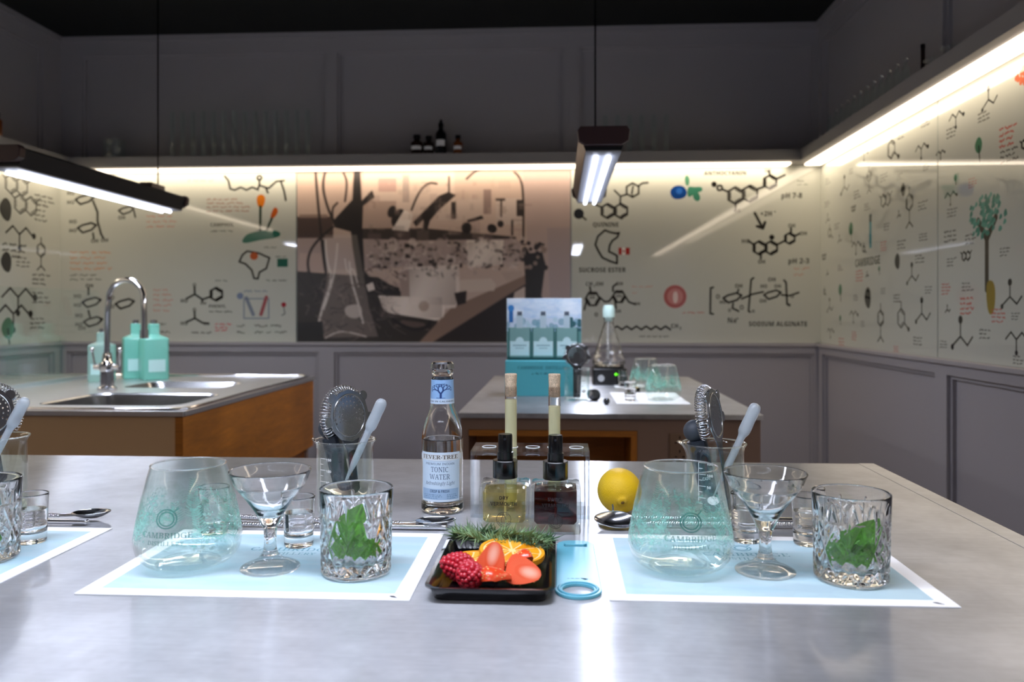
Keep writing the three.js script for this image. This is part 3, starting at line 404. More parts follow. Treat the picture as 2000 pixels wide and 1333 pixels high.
// sink unit
const SX = -0.952;
{
  const u = thing('sink_cabinet', 'wooden sink cabinet with brown metal front and steel top', 'cabinet');
  mesh('side_panel', mbox(SX - 0.02, SX, 0.63, 0.884, -3.1, -2.03), M.wood, u).userData.label = 'orange-brown wooden side panel';
  mesh('corner_post', mbox(SX - 0.02, SX + 0.001, 0.1, 0.884, -2.03, -2.005), M.wood, u);
  mesh('lower_panel', mbox(SX - 0.05, SX - 0.03, 0.1, 0.63, -3.1, -2.03), M.woodInside, u);
  mesh('front_panel', box(-2.2, SX - 0.0205, 0.1, 0.884, -2.03, -2.008), M.steelBrown, u);
  mesh('back_panel', box(-2.2, SX - 0.0205, 0.1, 0.7, -3.1, -3.08), M.cabinet, u);
  mesh('plinth', box(-2.18, SX - 0.06, 0, 0.1, -3.05, -2.06), M.black, u);
}
{
  const t = thing('steel_sink', 'steel double sink top with drainer and raised rim', 'sink');
  const rr4 = (x0, x1, y0, y1, r) => { const q = new THREE.Path(); q.moveTo(x0 + r, y0); q.lineTo(x1 - r, y0); q.absarc(x1 - r, y0 + r, r, -Math.PI / 2, 0); q.lineTo(x1, y1 - r); q.absarc(x1 - r, y1 - r, r, 0, Math.PI / 2); q.lineTo(x0 + r, y1); q.absarc(x0 + r, y1 - r, r, Math.PI / 2, Math.PI); q.lineTo(x0, y0 + r); q.absarc(x0 + r, y0 + r, r, Math.PI, Math.PI * 1.5); return q; };
  const sh = new THREE.Shape([[-2.2, 2.005], [SX, 2.005], [SX, 3.11], [-2.2, 3.11]].map(([a, b]) => new THREE.Vector2(a, b)));
  sh.holes.push(rr4(-1.44, -1.03, 2.13, 2.46, 0.06), rr4(-1.47, -1.12, 2.63, 2.86, 0.05));
  mesh('top_plate', extrude(sh, 0.012).rotateX(-Math.PI / 2).translate(0, CT - 0.015, 0), M.steelPlain, t);
  const bowl = (x0, x1, z0, z1, dep, r) => at(loft(x1 - x0, z1 - z0, r, [[0, 0], [0.004, -0.004], [0.012, -dep + 0.02], [0.03, -dep]], { cap0: false }), (x0 + x1) / 2, CT - 0.004, (z0 + z1) / 2);
  const bowlMat = std(0xb6b8ba, 0.25, 1, { side: THREE.DoubleSide });
  mesh('sink_bowl', bowl(-1.44, -1.03, -2.46, -2.13, 0.17, 0.06), bowlMat, t);
  const dr = mesh('drainer_bowl', bowl(-1.47, -1.12, -2.86, -2.63, 0.04, 0.05), bowlMat, t);
  for (let k = 0; k < 9; k++) mesh('drainer_rib', box(-1.43 + k * 0.034, -1.42 + k * 0.034, -0.0, 0.012, -2.83, -2.66, 0.003).translate(0, CT - 0.052, 0), M.steelPlain, dr);
  mesh('raised_rim', tube([[-2.19, CT, -2.017], [-1.6, CT, -2.017], [-0.99, CT, -2.017], [SX - 0.014, CT, -2.03], [SX - 0.012, CT, -2.5], [SX - 0.012, CT, -3.06], [SX - 0.03, CT, -3.098], [-1.5, CT, -3.1], [-2.19, CT, -3.1]], 0.006, 120, 8), M.chrome, t);
  mesh('front_edge', box(-2.2, SX + 0.004, CT - 0.0155, CT - 0.001, -2.006, -1.999, 0.002), M.steelPlain, t);
  mesh('side_edge', box(SX + 0.0005, SX + 0.006, CT - 0.0155, CT - 0.001, -3.11, -2.007, 0.002), M.steelPlain, t);
}
{
  const t = thing('mixer_tap', 'chrome gooseneck tap with two levers behind the sink bowl', 'tap', [-1.465, CT - 0.003, -2.555]);
  mesh('tap_base', turned([[0, 0], [0.03, 0], [0.03, 0.006], [0.022, 0.012], [0.02, 0.06], [0.024, 0.066], [0.024, 0.082], [0.016, 0.092], [0.013, 0.12], [0, 0.12]], 32), M.chrome, t);
  const pts = [V(0, 0.1, 0), V(0.0, 0.2, 0), V(0.004, 0.27, 0.002)]; for (let k = 0; k <= 12; k++) { const a = Math.PI * (1 - k / 12); pts.push(V(0.072 + 0.066 * Math.cos(a), 0.29 + 0.066 * Math.sin(a), 0.03 * (k / 12))); } pts.push(V(0.14, 0.26, 0.032), V(0.141, 0.19, 0.033));
  mesh('spout', tube(pts, 0.0092, 72, 16), M.chrome, t);
  mesh('nozzle', rod([0.141, 0.195, 0.033], [0.1415, 0.168, 0.0335], 0.0135, 20), M.chrome, t);
  for (const s of [-1, 1]) { const l = mesh('lever', merge([rod([s * 0.018, 0.074, 0], [s * 0.042, 0.074, 0.0], 0.01, 16), rod([s * 0.04, 0.074, 0], [s * 0.046, 0.125, 0.006], 0.0035)]), M.chrome, t); mesh('lever_ball', at(new THREE.SphereGeometry(0.0075, 16, 12), s * 0.0465, 0.13, 0.0065), M.chrome, l); }
}
{
  const g = thing('glass_screen', 'low upright glass screen standing along the sink top', 'glass screen', [-1.79, CT - 0.003, -2.62]);
  mesh('pane', box(-0.004, 0.004, 0.003, 0.335, -0.44, 0.44), M.thinGlass, g);
  mesh('channel', box(-0.009, 0.009, 0, 0.014, -0.44, 0.44), M.steelPlain, g);
}

// ---------------------------------------------------------------- placemats
const matTex = canvasTex(1200, 848, (c, w, h) => {
  c.fillStyle = '#fbfbfc'; c.fillRect(0, 0, w, h); const b = 62; c.fillStyle = '#b2ccd6'; c.fillRect(b, b, w - 2 * b, h - 2 * b);
  c.save(); c.beginPath(); c.rect(b, b, w - 2 * b, h - 2 * b); c.clip();
  for (let k = 0; k < 70; k++) { c.fillStyle = rnd() > 0.5 ? 'rgba(214,240,245,0.10)' : 'rgba(120,190,215,0.08)'; c.beginPath(); c.ellipse(rr(0, w), rr(0, h), rr(60, 220), rr(15, 60), rr(-0.2, 0.2), 0, 7); c.fill(); }
  c.restore(); c.textAlign = 'center'; word(c, 'CAMBRIDGE', w / 2, 300, 60, 'rgba(70,130,150,0.75)', 'serif', ''); word(c, 'DISTILLERY', w / 2, 352, 40, 'rgba(70,130,150,0.75)', 'serif', ''); c.strokeStyle = 'rgba(70,130,150,0.8)'; c.lineWidth = 7; c.beginPath(); c.arc(w / 2, 190, 40, 0, 7); c.stroke(); c.beginPath(); c.arc(w / 2, 190, 27, 0, 7); c.stroke(); line(c, w / 2 + 28, 160, w / 2 + 48, 138);
  c.textAlign = 'left'; blob(c, [w - 80, h - 42, w - 60, h - 44, w - 52, h - 30, w - 40, h - 20, w - 58, h - 22, w - 72, h - 30], '#3b3f48');
});
const matSide = M.paper, matTop = std(0xffffff, 0.55, 0, { map: matTex });
function placemat(label, x, z, w = 0.301, d = 0.212, turn = 0, top = matTop) {
  const m = thing('placemat', label, 'placemat', [x, CT, z], turn);
  mesh('card', box(-w / 2, w / 2, 0.0002, 0.0009, -d / 2, d / 2), matSide, m);
  mesh('print', new THREE.PlaneGeometry(w - 0.0004, d - 0.0004).rotateX(-Math.PI / 2).translate(0, 0.00105, 0), top, m);
}
placemat('pale blue placemat with white border beneath the three middle glasses', -0.2805, -0.805, 0.301, 0.213);
placemat('pale blue placemat with white border at the right of the bottle opener', 0.1925, -0.815, 0.297, 0.21);
placemat('pale blue placemat cut by the left edge of the photo', -0.667, -0.806);
const MT = CT + 0.0012;   // top of a placemat

// ---------------------------------------------------------------- glassware
const PRINT = '#2f7d72', MINT = '150,226,210';
const tumblerTex = canvasTex(2048, 512, (c, w, h) => {
  c.clearRect(0, 0, w, h); c.lineCap = 'round';
  for (let k = 0; k < 200; k++) { c.fillStyle = `rgba(${MINT},0.06)`; c.beginPath(); c.ellipse(rr(0, w), rr(h * 0.25, h * 0.85), rr(20, 90), rr(20, 80), rr(0, 3), 0, 7); c.fill(); }
  const frond = (x, y0, len, lean, a) => { c.strokeStyle = `rgba(${MINT},${a})`; c.lineWidth = 5; c.beginPath(); c.moveTo(x, y0); c.quadraticCurveTo(x, y0 - len / 2, x + lean, y0 - len); c.stroke(); const n = Math.round(len / 20); for (let k = 1; k < n; k++) { const t = k / n, cx = x + lean * t * t, cy = y0 - len * t, s = (1 - t * 0.6) * 58; for (const q of [-1, 1]) { c.fillStyle = `rgba(${MINT},${a})`; c.beginPath(); c.ellipse(cx + q * s * 0.55, cy - s * 0.3, s * 0.62, 7, -q * 0.6, 0, 7); c.fill(); } } };
  for (let k = 0; k < 18; k++) { const x = (k / 18) * w + rr(-15, 15), side = Math.abs(x - w / 2) / w; if (side < 0.07) continue; frond(x, rr(h * 0.78, h * 0.96), rr(150, 400), rr(-90, 90), rr(0.24, 0.42)); }
  for (let k = 0; k < 60; k++) { const a = rr(0, w), yb = rr(h * 0.35, h * 0.8); if (Math.abs(a - w / 2) < 120) continue; for (let q = 0; q < 22; q++) { c.fillStyle = `rgba(${MINT},${rr(0.08, 0.28)})`; c.beginPath(); c.ellipse(a + rr(-60, 60), yb + rr(-70, 70), rr(6, 26), rr(4, 12), rr(0, 3.1), 0, 7); c.fill(); } }
  const x = w / 2; c.strokeStyle = PRINT; c.globalAlpha = 0.85; c.lineWidth = 9; c.beginPath(); c.arc(x, 232, 68, 0, 7); c.stroke(); c.beginPath(); c.arc(x, 232, 50, 0, 7); c.stroke(); line(c, x + 46, 182, x + 74, 152); c.textAlign = 'center'; word(c, 'CAMBRIDGE', x, 372, 56, PRINT, 'serif', ''); word(c, 'DISTILLERY', x, 424, 40, PRINT, 'serif', ''); c.globalAlpha = 1; c.textAlign = 'left';
});
const tumblerPrint = std(0xffffff, 0.8, 0, { map: tumblerTex, transparent: true, transmission: 0.5, thickness: 0 });
const tumOuter = sp([[0.0355, 0.0985], [0.0402, 0.083], [0.0452, 0.06], [0.0498, 0.036], [0.0508, 0.025], [0.048, 0.013], [0.041, 0.0045], [0.031, 0.0006]], 44).reverse();
function makeTumbler() {
  const t = thing('stemless_tumbler', '', 'glass');
  const inner = sp([[0.0346, 0.0982], [0.0391, 0.083], [0.044, 0.06], [0.0485, 0.036], [0.0494, 0.026], [0.0466, 0.0155], [0.04, 0.0095], [0.026, 0.0066], [0, 0.0058]], 44);
  mesh('bowl', turned([[0, 0.0014], [0.022, 0.0012], [0.027, 0], ...tumOuter, [0.0352, 0.0989], ...inner], 96, 0), M.thinGlass, t);
  mesh('rim', new THREE.TorusGeometry(0.0352, 0.0008, 8, 96).rotateX(Math.PI / 2).translate(0, 0.0989, 0), M.glass, t);
  mesh('base', turned([[0, 0.0016], [0.026, 0.0014], [0.0285, 0.0004], [0.0315, 0.0016], [0.029, 0.0038], [0.022, 0.005], [0, 0.0052]], 72, 0), M.glassBase, t);
  const band = tumOuter.filter(([, y]) => y > 0.02 && y < 0.086).map(([r, y]) => new THREE.Vector2(r + 0.00025, y));
  mesh('printed_decoration', new THREE.LatheGeometry(band, 96, Math.PI, Math.PI * 2), tumblerPrint, t).userData.label = 'mint green botanical print and lettering';
  return t;
}
const coupeProfile = [[0, 0.0006], [0.02, 0.0004], [0.0278, 0.0], [0.0287, 0.0012], ...sp([[0.0275, 0.0026], [0.022, 0.0052], [0.0135, 0.0088], [0.0078, 0.0148], [0.0058, 0.024], [0.0062, 0.035], [0.0069, 0.04], [0.009, 0.044], [0.0148, 0.056], [0.0233, 0.0685], [0.0334, 0.082], [0.0393, 0.0955]], 56), [0.0391, 0.0963], [0.0384, 0.0958], ...sp([[0.0325, 0.0822], [0.0222, 0.0692], [0.013, 0.0582], [0.0055, 0.0522], [0, 0.051]], 28)];
const splitAt = coupeProfile.findIndex(([, y], i) => i > 4 && y > 0.0125);
function makeCoupe() { const t = thing('martini_glass', '', 'glass'); mesh('bowl_and_stem', turned([[0, coupeProfile[splitAt][1]], ...coupeProfile.slice(splitAt)], 88, 0), M.glass, t); mesh('foot', turned([...coupeProfile.slice(0, splitAt + 1), [0, coupeProfile[splitAt][1]]], 88, 0), M.glassFoot, t); return t; }
const crystalRows = []; for (let k = 0; k <= 74; k++) crystalRows.push([0.0333 + 0.0019 * (k / 74), 0.003 + 0.077 * (k / 74)]);
function crystalCut(r, y, a, row) {
  if (row < 3 || row >= 3 + crystalRows.length) return r;
  const h = (y - 0.006) / 0.052; if (h < 0 || h > 1.25) return r;
  const N = 9, u = a / (Math.PI * 2) * N, tri = (x) => Math.abs(((x % 1) + 1) % 1 - 0.5) * 2, cut = (d, w) => Math.max(0, 1 - d / w);
  let d = 0;
  if (h < 1) {
    const p = tri(u + h * 1.0), q = tri(u - h * 1.0), p2 = tri(2 * u + 4 * h), q2 = tri(2 * u - 4 * h);
    d = Math.max(0.0021 * cut(p, 0.34), 0.0021 * cut(q, 0.34), 0.001 * cut(p2, 0.4), 0.001 * cut(q2, 0.4));
  }
  const fl = tri(u + 0.5); if (h > 0.62) d = Math.max(d, 0.0016 * cut(fl, 0.22 * (1.25 - h) / 0.63));
  return r - d;
}
function makeCrystal() {
  const t = thing('cut_glass_tumbler', '', 'glass');
  mesh('glass_body', turned([[0, 0.0012], [0.027, 0.001], [0.031, 0.0], ...crystalRows, [0.0351, 0.0812], [0.0347, 0.0818], [0.0342, 0.0812], ...sp([[0.0337, 0.0785], [0.0304, 0.06], [0.0292, 0.03], [0.0285, 0.016], [0.024, 0.0118], [0, 0.0112]], 34)], 252, 0, crystalCut), M.glass, t);
  return t;
}
function makeShot() {
  const t = thing('shot_glass', '', 'glass');
  mesh('glass_body', turned([[0, 0.001], [0.0125, 0.0008], [0.0145, 0], ...sp([[0.0152, 0.0015], [0.0158, 0.02], [0.0172, 0.051]], 14), [0.0172, 0.0522], [0.0166, 0.0527], [0.016, 0.0522], ...sp([[0.0159, 0.05], [0.0146, 0.022], [0.0138, 0.0135], [0.011, 0.0105], [0, 0.01]], 20)], 56, 0), M.glass, t);
  mesh('spirit', turned([[0, 0.0099], [0.0112, 0.0104], ...sp([[0.014, 0.0135], [0.0148, 0.022], [0.0154, 0.035]], 10), [0.0152, 0.0357], [0, 0.0353]], 56, 0.7), M.water, t).userData.label = 'clear spirit filling two thirds of the glass';
  return t;
}
const beakerTex = canvasTex(256, 512, (c, w, h) => { c.clearRect(0, 0, w, h); c.strokeStyle = 'rgba(245,248,248,0.95)'; c.lineWidth = 5; line(c, 60, 60, 60, 440); for (let k = 0; k < 8; k++) line(c, 60, 60 + k * 54, k % 2 ? 100 : 130, 60 + k * 54); word(c, '150', 138, 80, 34, 'rgba(245,248,248,0.95)'); word(c, '100', 138, 188, 34, 'rgba(245,248,248,0.95)'); word(c, '50', 138, 296, 34, 'rgba(245,248,248,0.95)'); c.fillStyle = 'rgba(240,244,246,0.95)'; c.beginPath(); c.ellipse(196, 400, 52, 40, 0, 0, 7); c.fill(); });
const beakerPrint = std(0xffffff, 0.5, 0, { map: beakerTex, transparent: true });
function makeBeaker() {
  const t = thing('glass_beaker', '', 'beaker');
  const prof = [[0, 0.001], [0.028, 0.0006], ...sp([[0.031, 0.0004], [0.0345, 0.004], [0.0352, 0.01], [0.0352, 0.05], [0.0352, 0.083], [0.0362, 0.088], [0.0384, 0.0905]], 22), [0.0386, 0.0914], [0.0378, 0.0918], ...sp([[0.0352, 0.0895], [0.0338, 0.085], [0.0337, 0.05], [0.0337, 0.012], [0.032, 0.005], [0.027, 0.0028], [0, 0.0026]], 24)];
  mesh('glass_body', turned(prof, 96, 0, (r, y, a) => { const k = Math.max(0, (y - 0.078) / 0.014), d = Math.cos(a + Math.PI / 2 + 0.25); return r + (d > 0.9 ? 0.0075 * k * k * (d - 0.9) * 10 : 0); }), M.thinGlass, t);
  mesh('rim', new THREE.TorusGeometry(0.0378, 0.0009, 8, 96, Math.PI * 1.8).rotateX(Math.PI / 2).rotateY(-2.95).translate(0, 0.0912, 0), M.glass, t);
  mesh('volume_scale', new THREE.LatheGeometry([[0.03545, 0.014], [0.03545, 0.08]].map((p) => new THREE.Vector2(...p)), 16, -0.95, 0.95), beakerPrint, t).userData.label = 'white printed volume scale';
  return t;
}
const S = { mid: 'behind the middle placemat', right: 'behind the right-hand placemat', left: 'at the left edge of the photo' };
const tum = makeTumbler(); tum.position.set(-0.3685, MT, -0.789); tum.userData.label = 'stemless mint-printed tumbler on the middle placemat';
dup(tum, [0.119, MT, -0.805], 0.06, 'stemless mint-printed tumbler on the placemat beside the lemon');
const coupe = makeCoupe(); coupe.position.set(-0.282, MT, -0.779); coupe.userData.label = 'small stemmed martini glass on the middle placemat';
dup(coupe, [0.1985, MT, -0.796], 0.4, 'small stemmed martini glass on the right placemat');
const crys = makeCrystal(); crys.position.set(-0.195, MT, -0.772); crys.userData.label = 'cut-glass tumbler with a tall pointed basil leaf inside';
dup(crys, [0.2735, MT, -0.779], 0.3, 'cut-glass tumbler with basil near the right end of the counter');
dup(crys, [-0.5835, MT, -0.79], 0.15, 'cut-glass tumbler cut off by the left edge of the photo');
const shot = makeShot(); shot.position.set(-0.279, MT, -0.857); shot.userData.label = 'shot glass between the martini glass and the middle cut-glass tumbler';
dup(shot, [-0.391, CT + 0.001, -0.9], 0, 'shot glass seen through the middle stemless tumbler');
dup(shot, [0.205, MT, -0.902], 0, 'shot glass between the right stemless tumbler and martini glass');
dup(shot, [0.2685, MT, -0.894], 0, 'shot glass behind the rightmost cut-glass tumbler');
dup(shot, [-0.5745, MT, -0.853], 0, 'shot glass at the left edge beside lying spoons');
const bk = makeBeaker(); bk.position.set(-0.268, CT, -1.005); bk.userData.label = 'glass beaker of bar tools left of the tonic bottle';
dup(bk, [0.1895, CT, -1.005], 0, 'glass beaker of bar tools behind the right martini glass');
dup(bk, [-0.7235, CT, -1.005], 0, 'glass beaker of bar tools cut off by the left edge');

// basil
const leafMat = std(0x66ac2c, 0.75, 0, { transmission: 0.25, thickness: 0, side: THREE.DoubleSide, vertexColors: true });
function leafGeo(len, wid, fold, bend, twist) {
  const nu = 22, nv = 10, pos = [], col = [], ix = [];
  for (let i = 0; i <= nu; i++) for (let j = 0; j <= nv; j++) {
    const u = i / nu, v = (j / nv) * 2 - 1, w = wid * Math.pow(Math.sin(Math.PI * Math.pow(u, 0.8)), 0.85) * (1 + 0.03 * Math.sin(u * 40));
    const a = bend * u, x = v * w, puff = 0.06 * wid * Math.sin(u * 26) * Math.abs(v) * (1 - Math.abs(v)) * 3, zf = Math.abs(v) * fold * w + puff;
    const p = V(x, len * (bend ? Math.sin(a) / bend : u), (bend ? len * (1 - Math.cos(a)) / bend : 0) + zf); p.applyAxisAngle(V(0, 1, 0), twist * u); pos.push(p.x, p.y, p.z);
    const vein = Math.abs(v) < 0.08 ? 1.7 : 1 + 0.28 * Math.sin(u * 30 - Math.abs(v) * 9); col.push(0.85 * vein, vein, 0.8 * vein);
  }
  for (let i = 0; i < nu; i++) for (let j = 0; j < nv; j++) { const A = i * (nv + 1) + j; ix.push(A, A + 1, A + nv + 2, A, A + nv + 2, A + nv + 1); }
  const g = new THREE.BufferGeometry(); g.setAttribute('position', new THREE.Float32BufferAttribute(pos, 3)); g.setAttribute('color', new THREE.Float32BufferAttribute(col, 3)); g.setIndex(ix); g.computeVertexNormals(); return g;
}
const leaves = [leafGeo(0.06, 0.0165, 0.5, 0.4, 0.3), leafGeo(0.031, 0.0125, 0.45, 0.7, -0.3), leafGeo(0.026, 0.0112, 0.4, 0.8, 0.4)];
function basil(label, x, z, y, set) {
  const b = thing('basil_sprig', label, 'basil', [x, y, z], 0);
  mesh('stem', tube([[0, 0.001, 0], [0.001, 0.007, 0.001], [0.002, 0.013, 0.0]], 0.001, 10, 6), std(0x5f9a3a, 0.6), b);
  for (const [k, px_, py, pz, rx, ry, rz] of set) {   // leaves press against the inside of the glass
    const g = leaves[k].clone().applyMatrix4(new THREE.Matrix4().compose(V(px_, py, pz), new THREE.Quaternion().setFromEuler(new THREE.Euler(rx, ry, rz)), V(1, 1, 1))), p = g.attributes.position;
    for (let i = 0; i < p.count; i++) { const X = p.getX(i), Z = p.getZ(i), r = Math.hypot(X, Z), lim = 0.0276, q = r > 0.025 ? 0.025 + (lim - 0.025) * (1 - Math.exp(-(r - 0.025) / (lim - 0.025))) : r; p.setXYZ(i, r ? X * q / r : X, Math.max(p.getY(i), 0.0015), r ? Z * q / r : Z); }
    g.computeVertexNormals(); mesh('leaf', g, leafMat, b);
  }
}
basil('basil sprig with a tall pointed leaf in the middle cut-glass tumbler', -0.195, -0.772, MT + 0.0122, [[0, -0.013, 0.003, 0.006, -0.12, -0.25, -0.42], [1, 0.002, 0.005, 0.006, 0.35, 0.5, -0.95], [1, -0.004, 0.006, 0.002, 0.3, -0.5, 0.5], [2, 0.004, 0.004, 0.01, 0.25, 0.3, -0.5], [2, -0.006, 0.003, 0.01, 0.3, -0.6, 0.5], [2, -0.002, 0.012, 0.008, 0.2, 0.1, 0.1]]);
basil('crumpled basil sprig in the rightmost cut-glass tumbler', 0.2735, -0.779, MT + 0.0122, [[0, -0.016, 0.003, 0.004, -0.1, -0.2, -0.66], [1, 0.003, 0.006, 0.006, 0.3, 0.3, -0.7], [1, -0.006, 0.005, 0.006, 0.3, -0.4, 0.35], [2, -0.004, 0.004, 0.01, 0.3, -0.3, -0.3], [2, 0.008, 0.012, 0.002, 0.1, 0.3, -0.4], [2, 0.002, 0.01, 0.008, 0.25, 0, -0.1]]);
basil('basil sprig in the cut-glass tumbler at the left edge', -0.5835, -0.79, MT + 0.0122, [[1, 0.004, 0.01, 0.004, 0.3, 0.4, -0.7], [1, -0.006, 0.01, 0.004, 0.5, -0.5, 0.5], [2, 0.006, 0.008, 0.008, 0.8, 0.4, -0.6]]);

// ---------------------------------------------------------------- bar tools in the beakers
const holeRing = []; for (let ring = 0; ring < 3; ring++) { const n = [18, 12, 8][ring], r = [0.0238, 0.018, 0.0125][ring]; for (let k = 0; k < n; k++) { const a = -0.35 + (Math.PI + 0.7) * k / (n - 1); holeRing.push([r * Math.cos(a), r * Math.sin(a)]); } }
const plateShape = new THREE.Shape(); plateShape.absarc(0, 0, 0.0325, 0, Math.PI * 2);
for (const [x, y] of holeRing) { const h = new THREE.Path(); h.absarc(x, y, 0.0013, 0, Math.PI * 2, true); plateShape.holes.push(h); }
const plateGeo = extrude(plateShape, 0.0011, 0.0002, 6);
function springGeo() { const pts = [], turns = 44, n = turns * 9; for (let k = 0; k <= n; k++) { const t = k / n, a = -0.75 + (Math.PI + 1.5) * t, f = t * turns * Math.PI * 2, R = 0.0318 + 0.0062 * Math.cos(f), z = -0.0085 + 0.0062 * Math.sin(f); pts.push(V(R * Math.cos(a), R * Math.sin(a), z)); } return new THREE.TubeGeometry(new THREE.CatmullRomCurve3(pts), n * 2, 0.00065, 5); }
const spring = springGeo();
const earShape = (() => { const s = new THREE.Shape(); s.absarc(0, 0, 0.0062, -0.6, Math.PI + 0.6); return extrude(s, 0.001, 0.0002, 12); })();
const handleGeo = (() => { const s = new THREE.Shape([[-0.016, -0.026], [0.016, -0.026], [0.0065, -0.043], [0.0058, -0.06], [0.007, -0.11], [0.003, -0.113], [-0.003, -0.113], [-0.007, -0.11], [-0.0058, -0.06], [-0.0065, -0.043]].map((p) => new THREE.Vector2(...p))); return extrude(s, 0.0012, 0.0002).translate(0, 0, -0.0004); })();
function makeStrainer() {
  const t = thing('hawthorne_strainer', '', 'strainer');
  mesh('perforated_plate', plateGeo, M.strainerPlate, t); mesh('rim', new THREE.TorusGeometry(0.0262, 0.0012, 8, 64).translate(0, 0, 0.0012), M.strainerPlate, t);
  mesh('spring_coil', spring, M.springWire, t); for (const a of [-0.15, 0.72, 2.42, 3.29]) mesh('prong', earShape.clone().rotateZ(a - Math.PI / 2).translate(0.0345 * Math.cos(a), 0.0345 * Math.sin(a), 0.0001), M.strainerPlate, t);
  mesh('handle', handleGeo, std(0x5d6066, 0.3, 1), t); return t;
}
const tilt = (o, x, y, z, rx, ry, rz) => { o.position.set(x, y, z); o.rotation.set(rx, ry, rz, 'YXZ'); return o; };
const str1 = tilt(makeStrainer(), -0.2615, 1.0222, -0.999, -0.1, 1.02, 0.0); str1.userData.label = 'spring-rimmed bar strainer in the beaker beside the tonic bottle';
tilt(dup(str1, [0, 0, 0], 0, 'spring-rimmed strainer seen edge-on in the right beaker'), 0.188, 1.0265, -0.9935, -0.16, 1.14, 0.0);
tilt(dup(str1, [0, 0, 0], 0, 'spring-rimmed strainer cut off by the left edge'), -0.7205, 1.0235, -0.988, -0.04, 0.12, 0.0);
const mudText = canvasTex(256, 64, (c, w, h) => { c.clearRect(0, 0, w, h); c.textAlign = 'center'; word(c, 'CADO', 128, 46, 44, 'rgba(240,242,245,0.95)'); });
function makeMuddler() {
  const t = thing('muddler', '', 'muddler');
  mesh('grip', turned([[0, -0.1], [0.0095, -0.1], [0.0105, -0.097], [0.0112, -0.06], [0.0122, -0.02], [0.0122, -0.012], [0, -0.01]], 36, 0.7), M.muddler, t);
  mesh('ball_end', new THREE.SphereGeometry(0.0138, 32, 24), std(0x3a4049, 0.55), t); return t;
}
const lean = (o, a, b) => { const A = V(...a), B = V(...b); o.position.copy(A); o.quaternion.setFromUnitVectors(V(0, 1, 0), A.clone().sub(B).normalize()); return o; };
const mud1 = lean(makeMuddler(), [-0.2905, 1.0045, -1.013], [-0.266, 0.904, -1.009]); mud1.userData.label = 'dark grey muddler in the beaker beside the tonic bottle';
const mud2 = lean(dup(mud1, [0, 0, 0], 0, 'dark grey muddler in the right beaker'), [0.167, 1.0045, -1.0135], [0.189, 0.904, -1.011]);
lean(dup(mud1, [0, 0, 0], 0, 'dark grey muddler in the beaker at the left edge'), [-0.746, 1.004, -1.013], [-0.722, 0.904, -1.009]);
mesh('brand_print', new THREE.LatheGeometry([[0.0117, -0.062], [0.0117, -0.054]].map((p) => new THREE.Vector2(...p)), 16, -0.9, 1.8), std(0xffffff, 0.5, 0, { map: mudText, transparent: true }), mud2);
const pipMat = std(0xe6eef4, 0.3, 0, { transmission: 0.62, thickness: 0 });
function makePipette() {
  const t = thing('plastic_pipette', '', 'pipette');
  mesh('bulb', turned([...sp([[0, 0.04], [0.004, 0.039], [0.0066, 0.035], [0.0068, 0.02], [0.0067, 0.002], [0.0048, -0.002], [0.0041, -0.006]], 24)], 28, 0), pipMat, t);
  mesh('stem', turned(sp([[0.0042, -0.004], [0.0041, -0.045], [0.003, -0.055], [0.0013, -0.072], [0.0009, -0.088]], 20), 20, 0), pipMat, t); return t;
}
const pip1 = lean(makePipette(), [-0.2325, 1.008, -0.987], [-0.258, 0.953, -0.9875]); pip1.userData.label = 'milky plastic pipette leaning in the beaker beside the tonic bottle';
lean(dup(pip1, [0, 0, 0], 0, 'milky plastic pipette leaning in the right beaker'), [0.2205, 1.005, -0.99], [0.1985, 0.957, -0.99]);
lean(dup(pip1, [0, 0, 0], 0, 'milky plastic pipette leaning in the left-edge beaker'), [-0.689, 1.008, -0.985], [-0.7125, 0.965, -0.985]);

// ---------------------------------------------------------------- twisted bar spoons
function twisted(L, r, turns) { const g = new THREE.BoxGeometry(L, r * 2, r * 1.5, 120, 2, 2), p = g.attributes.position, v = V(); for (let i = 0; i < p.count; i++) { v.fromBufferAttribute(p, i); const a = (v.x / L) * turns * Math.PI * 2; v.applyAxisAngle(V(1, 0, 0), a); p.setXYZ(i, v.x, v.y, v.z); } g.computeVertexNormals(); return g; }
const bowlGeo = (() => { const pos = [], ix = [], n = 20, m = 36; for (const off of [0, -0.0011]) for (let i = 0; i <= n; i++) for (let j = 0; j <= m; j++) { const r = i / n, a = (j / m) * Math.PI * 2, x = 0.024 * r * Math.cos(a), z = 0.0145 * r * Math.sin(a) * (1 - 0.18 * Math.cos(a)); pos.push(x, 0.0075 * r * r - 0.004 + off, z); }
  const half = (n + 1) * (m + 1); for (let s = 0; s < 2; s++) for (let i = 0; i < n; i++) for (let j = 0; j < m; j++) { const A = s * half + i * (m + 1) + j; s ? ix.push(A, A + 1, A + m + 2, A, A + m + 2, A + m + 1) : ix.push(A, A + m + 2, A + 1, A, A + m + 1, A + m + 2); }
  for (let j = 0; j < m; j++) { const A = n * (m + 1) + j; ix.push(A, A + 1, A + half + 1, A, A + half + 1, A + half); }
  const g = new THREE.BufferGeometry(); g.setAttribute('position', new THREE.Float32BufferAttribute(pos, 3)); g.setIndex(ix); g.computeVertexNormals(); return g; })();
function makeSpoon() { const t = thing('bar_spoon', '', 'spoon'); mesh('twisted_handle', twisted(0.215, 0.0021, 20).translate(-0.018, 0.0046, 0), M.cutlery, t); mesh('neck', tube([[0.088, 0.0046, 0], [0.1, 0.005, 0], [0.11, 0.0062, 0]], 0.0018, 14, 8), M.cutlery, t); mesh('spoon_bowl', bowlGeo.clone().rotateZ(0.06).translate(0.131, 0.0072, 0), M.cutlery, t); mesh('disc_end', rod([-0.131, 0.0046, 0], [-0.125, 0.0046, 0], 0.0044, 16), M.cutlery, t); return t; }
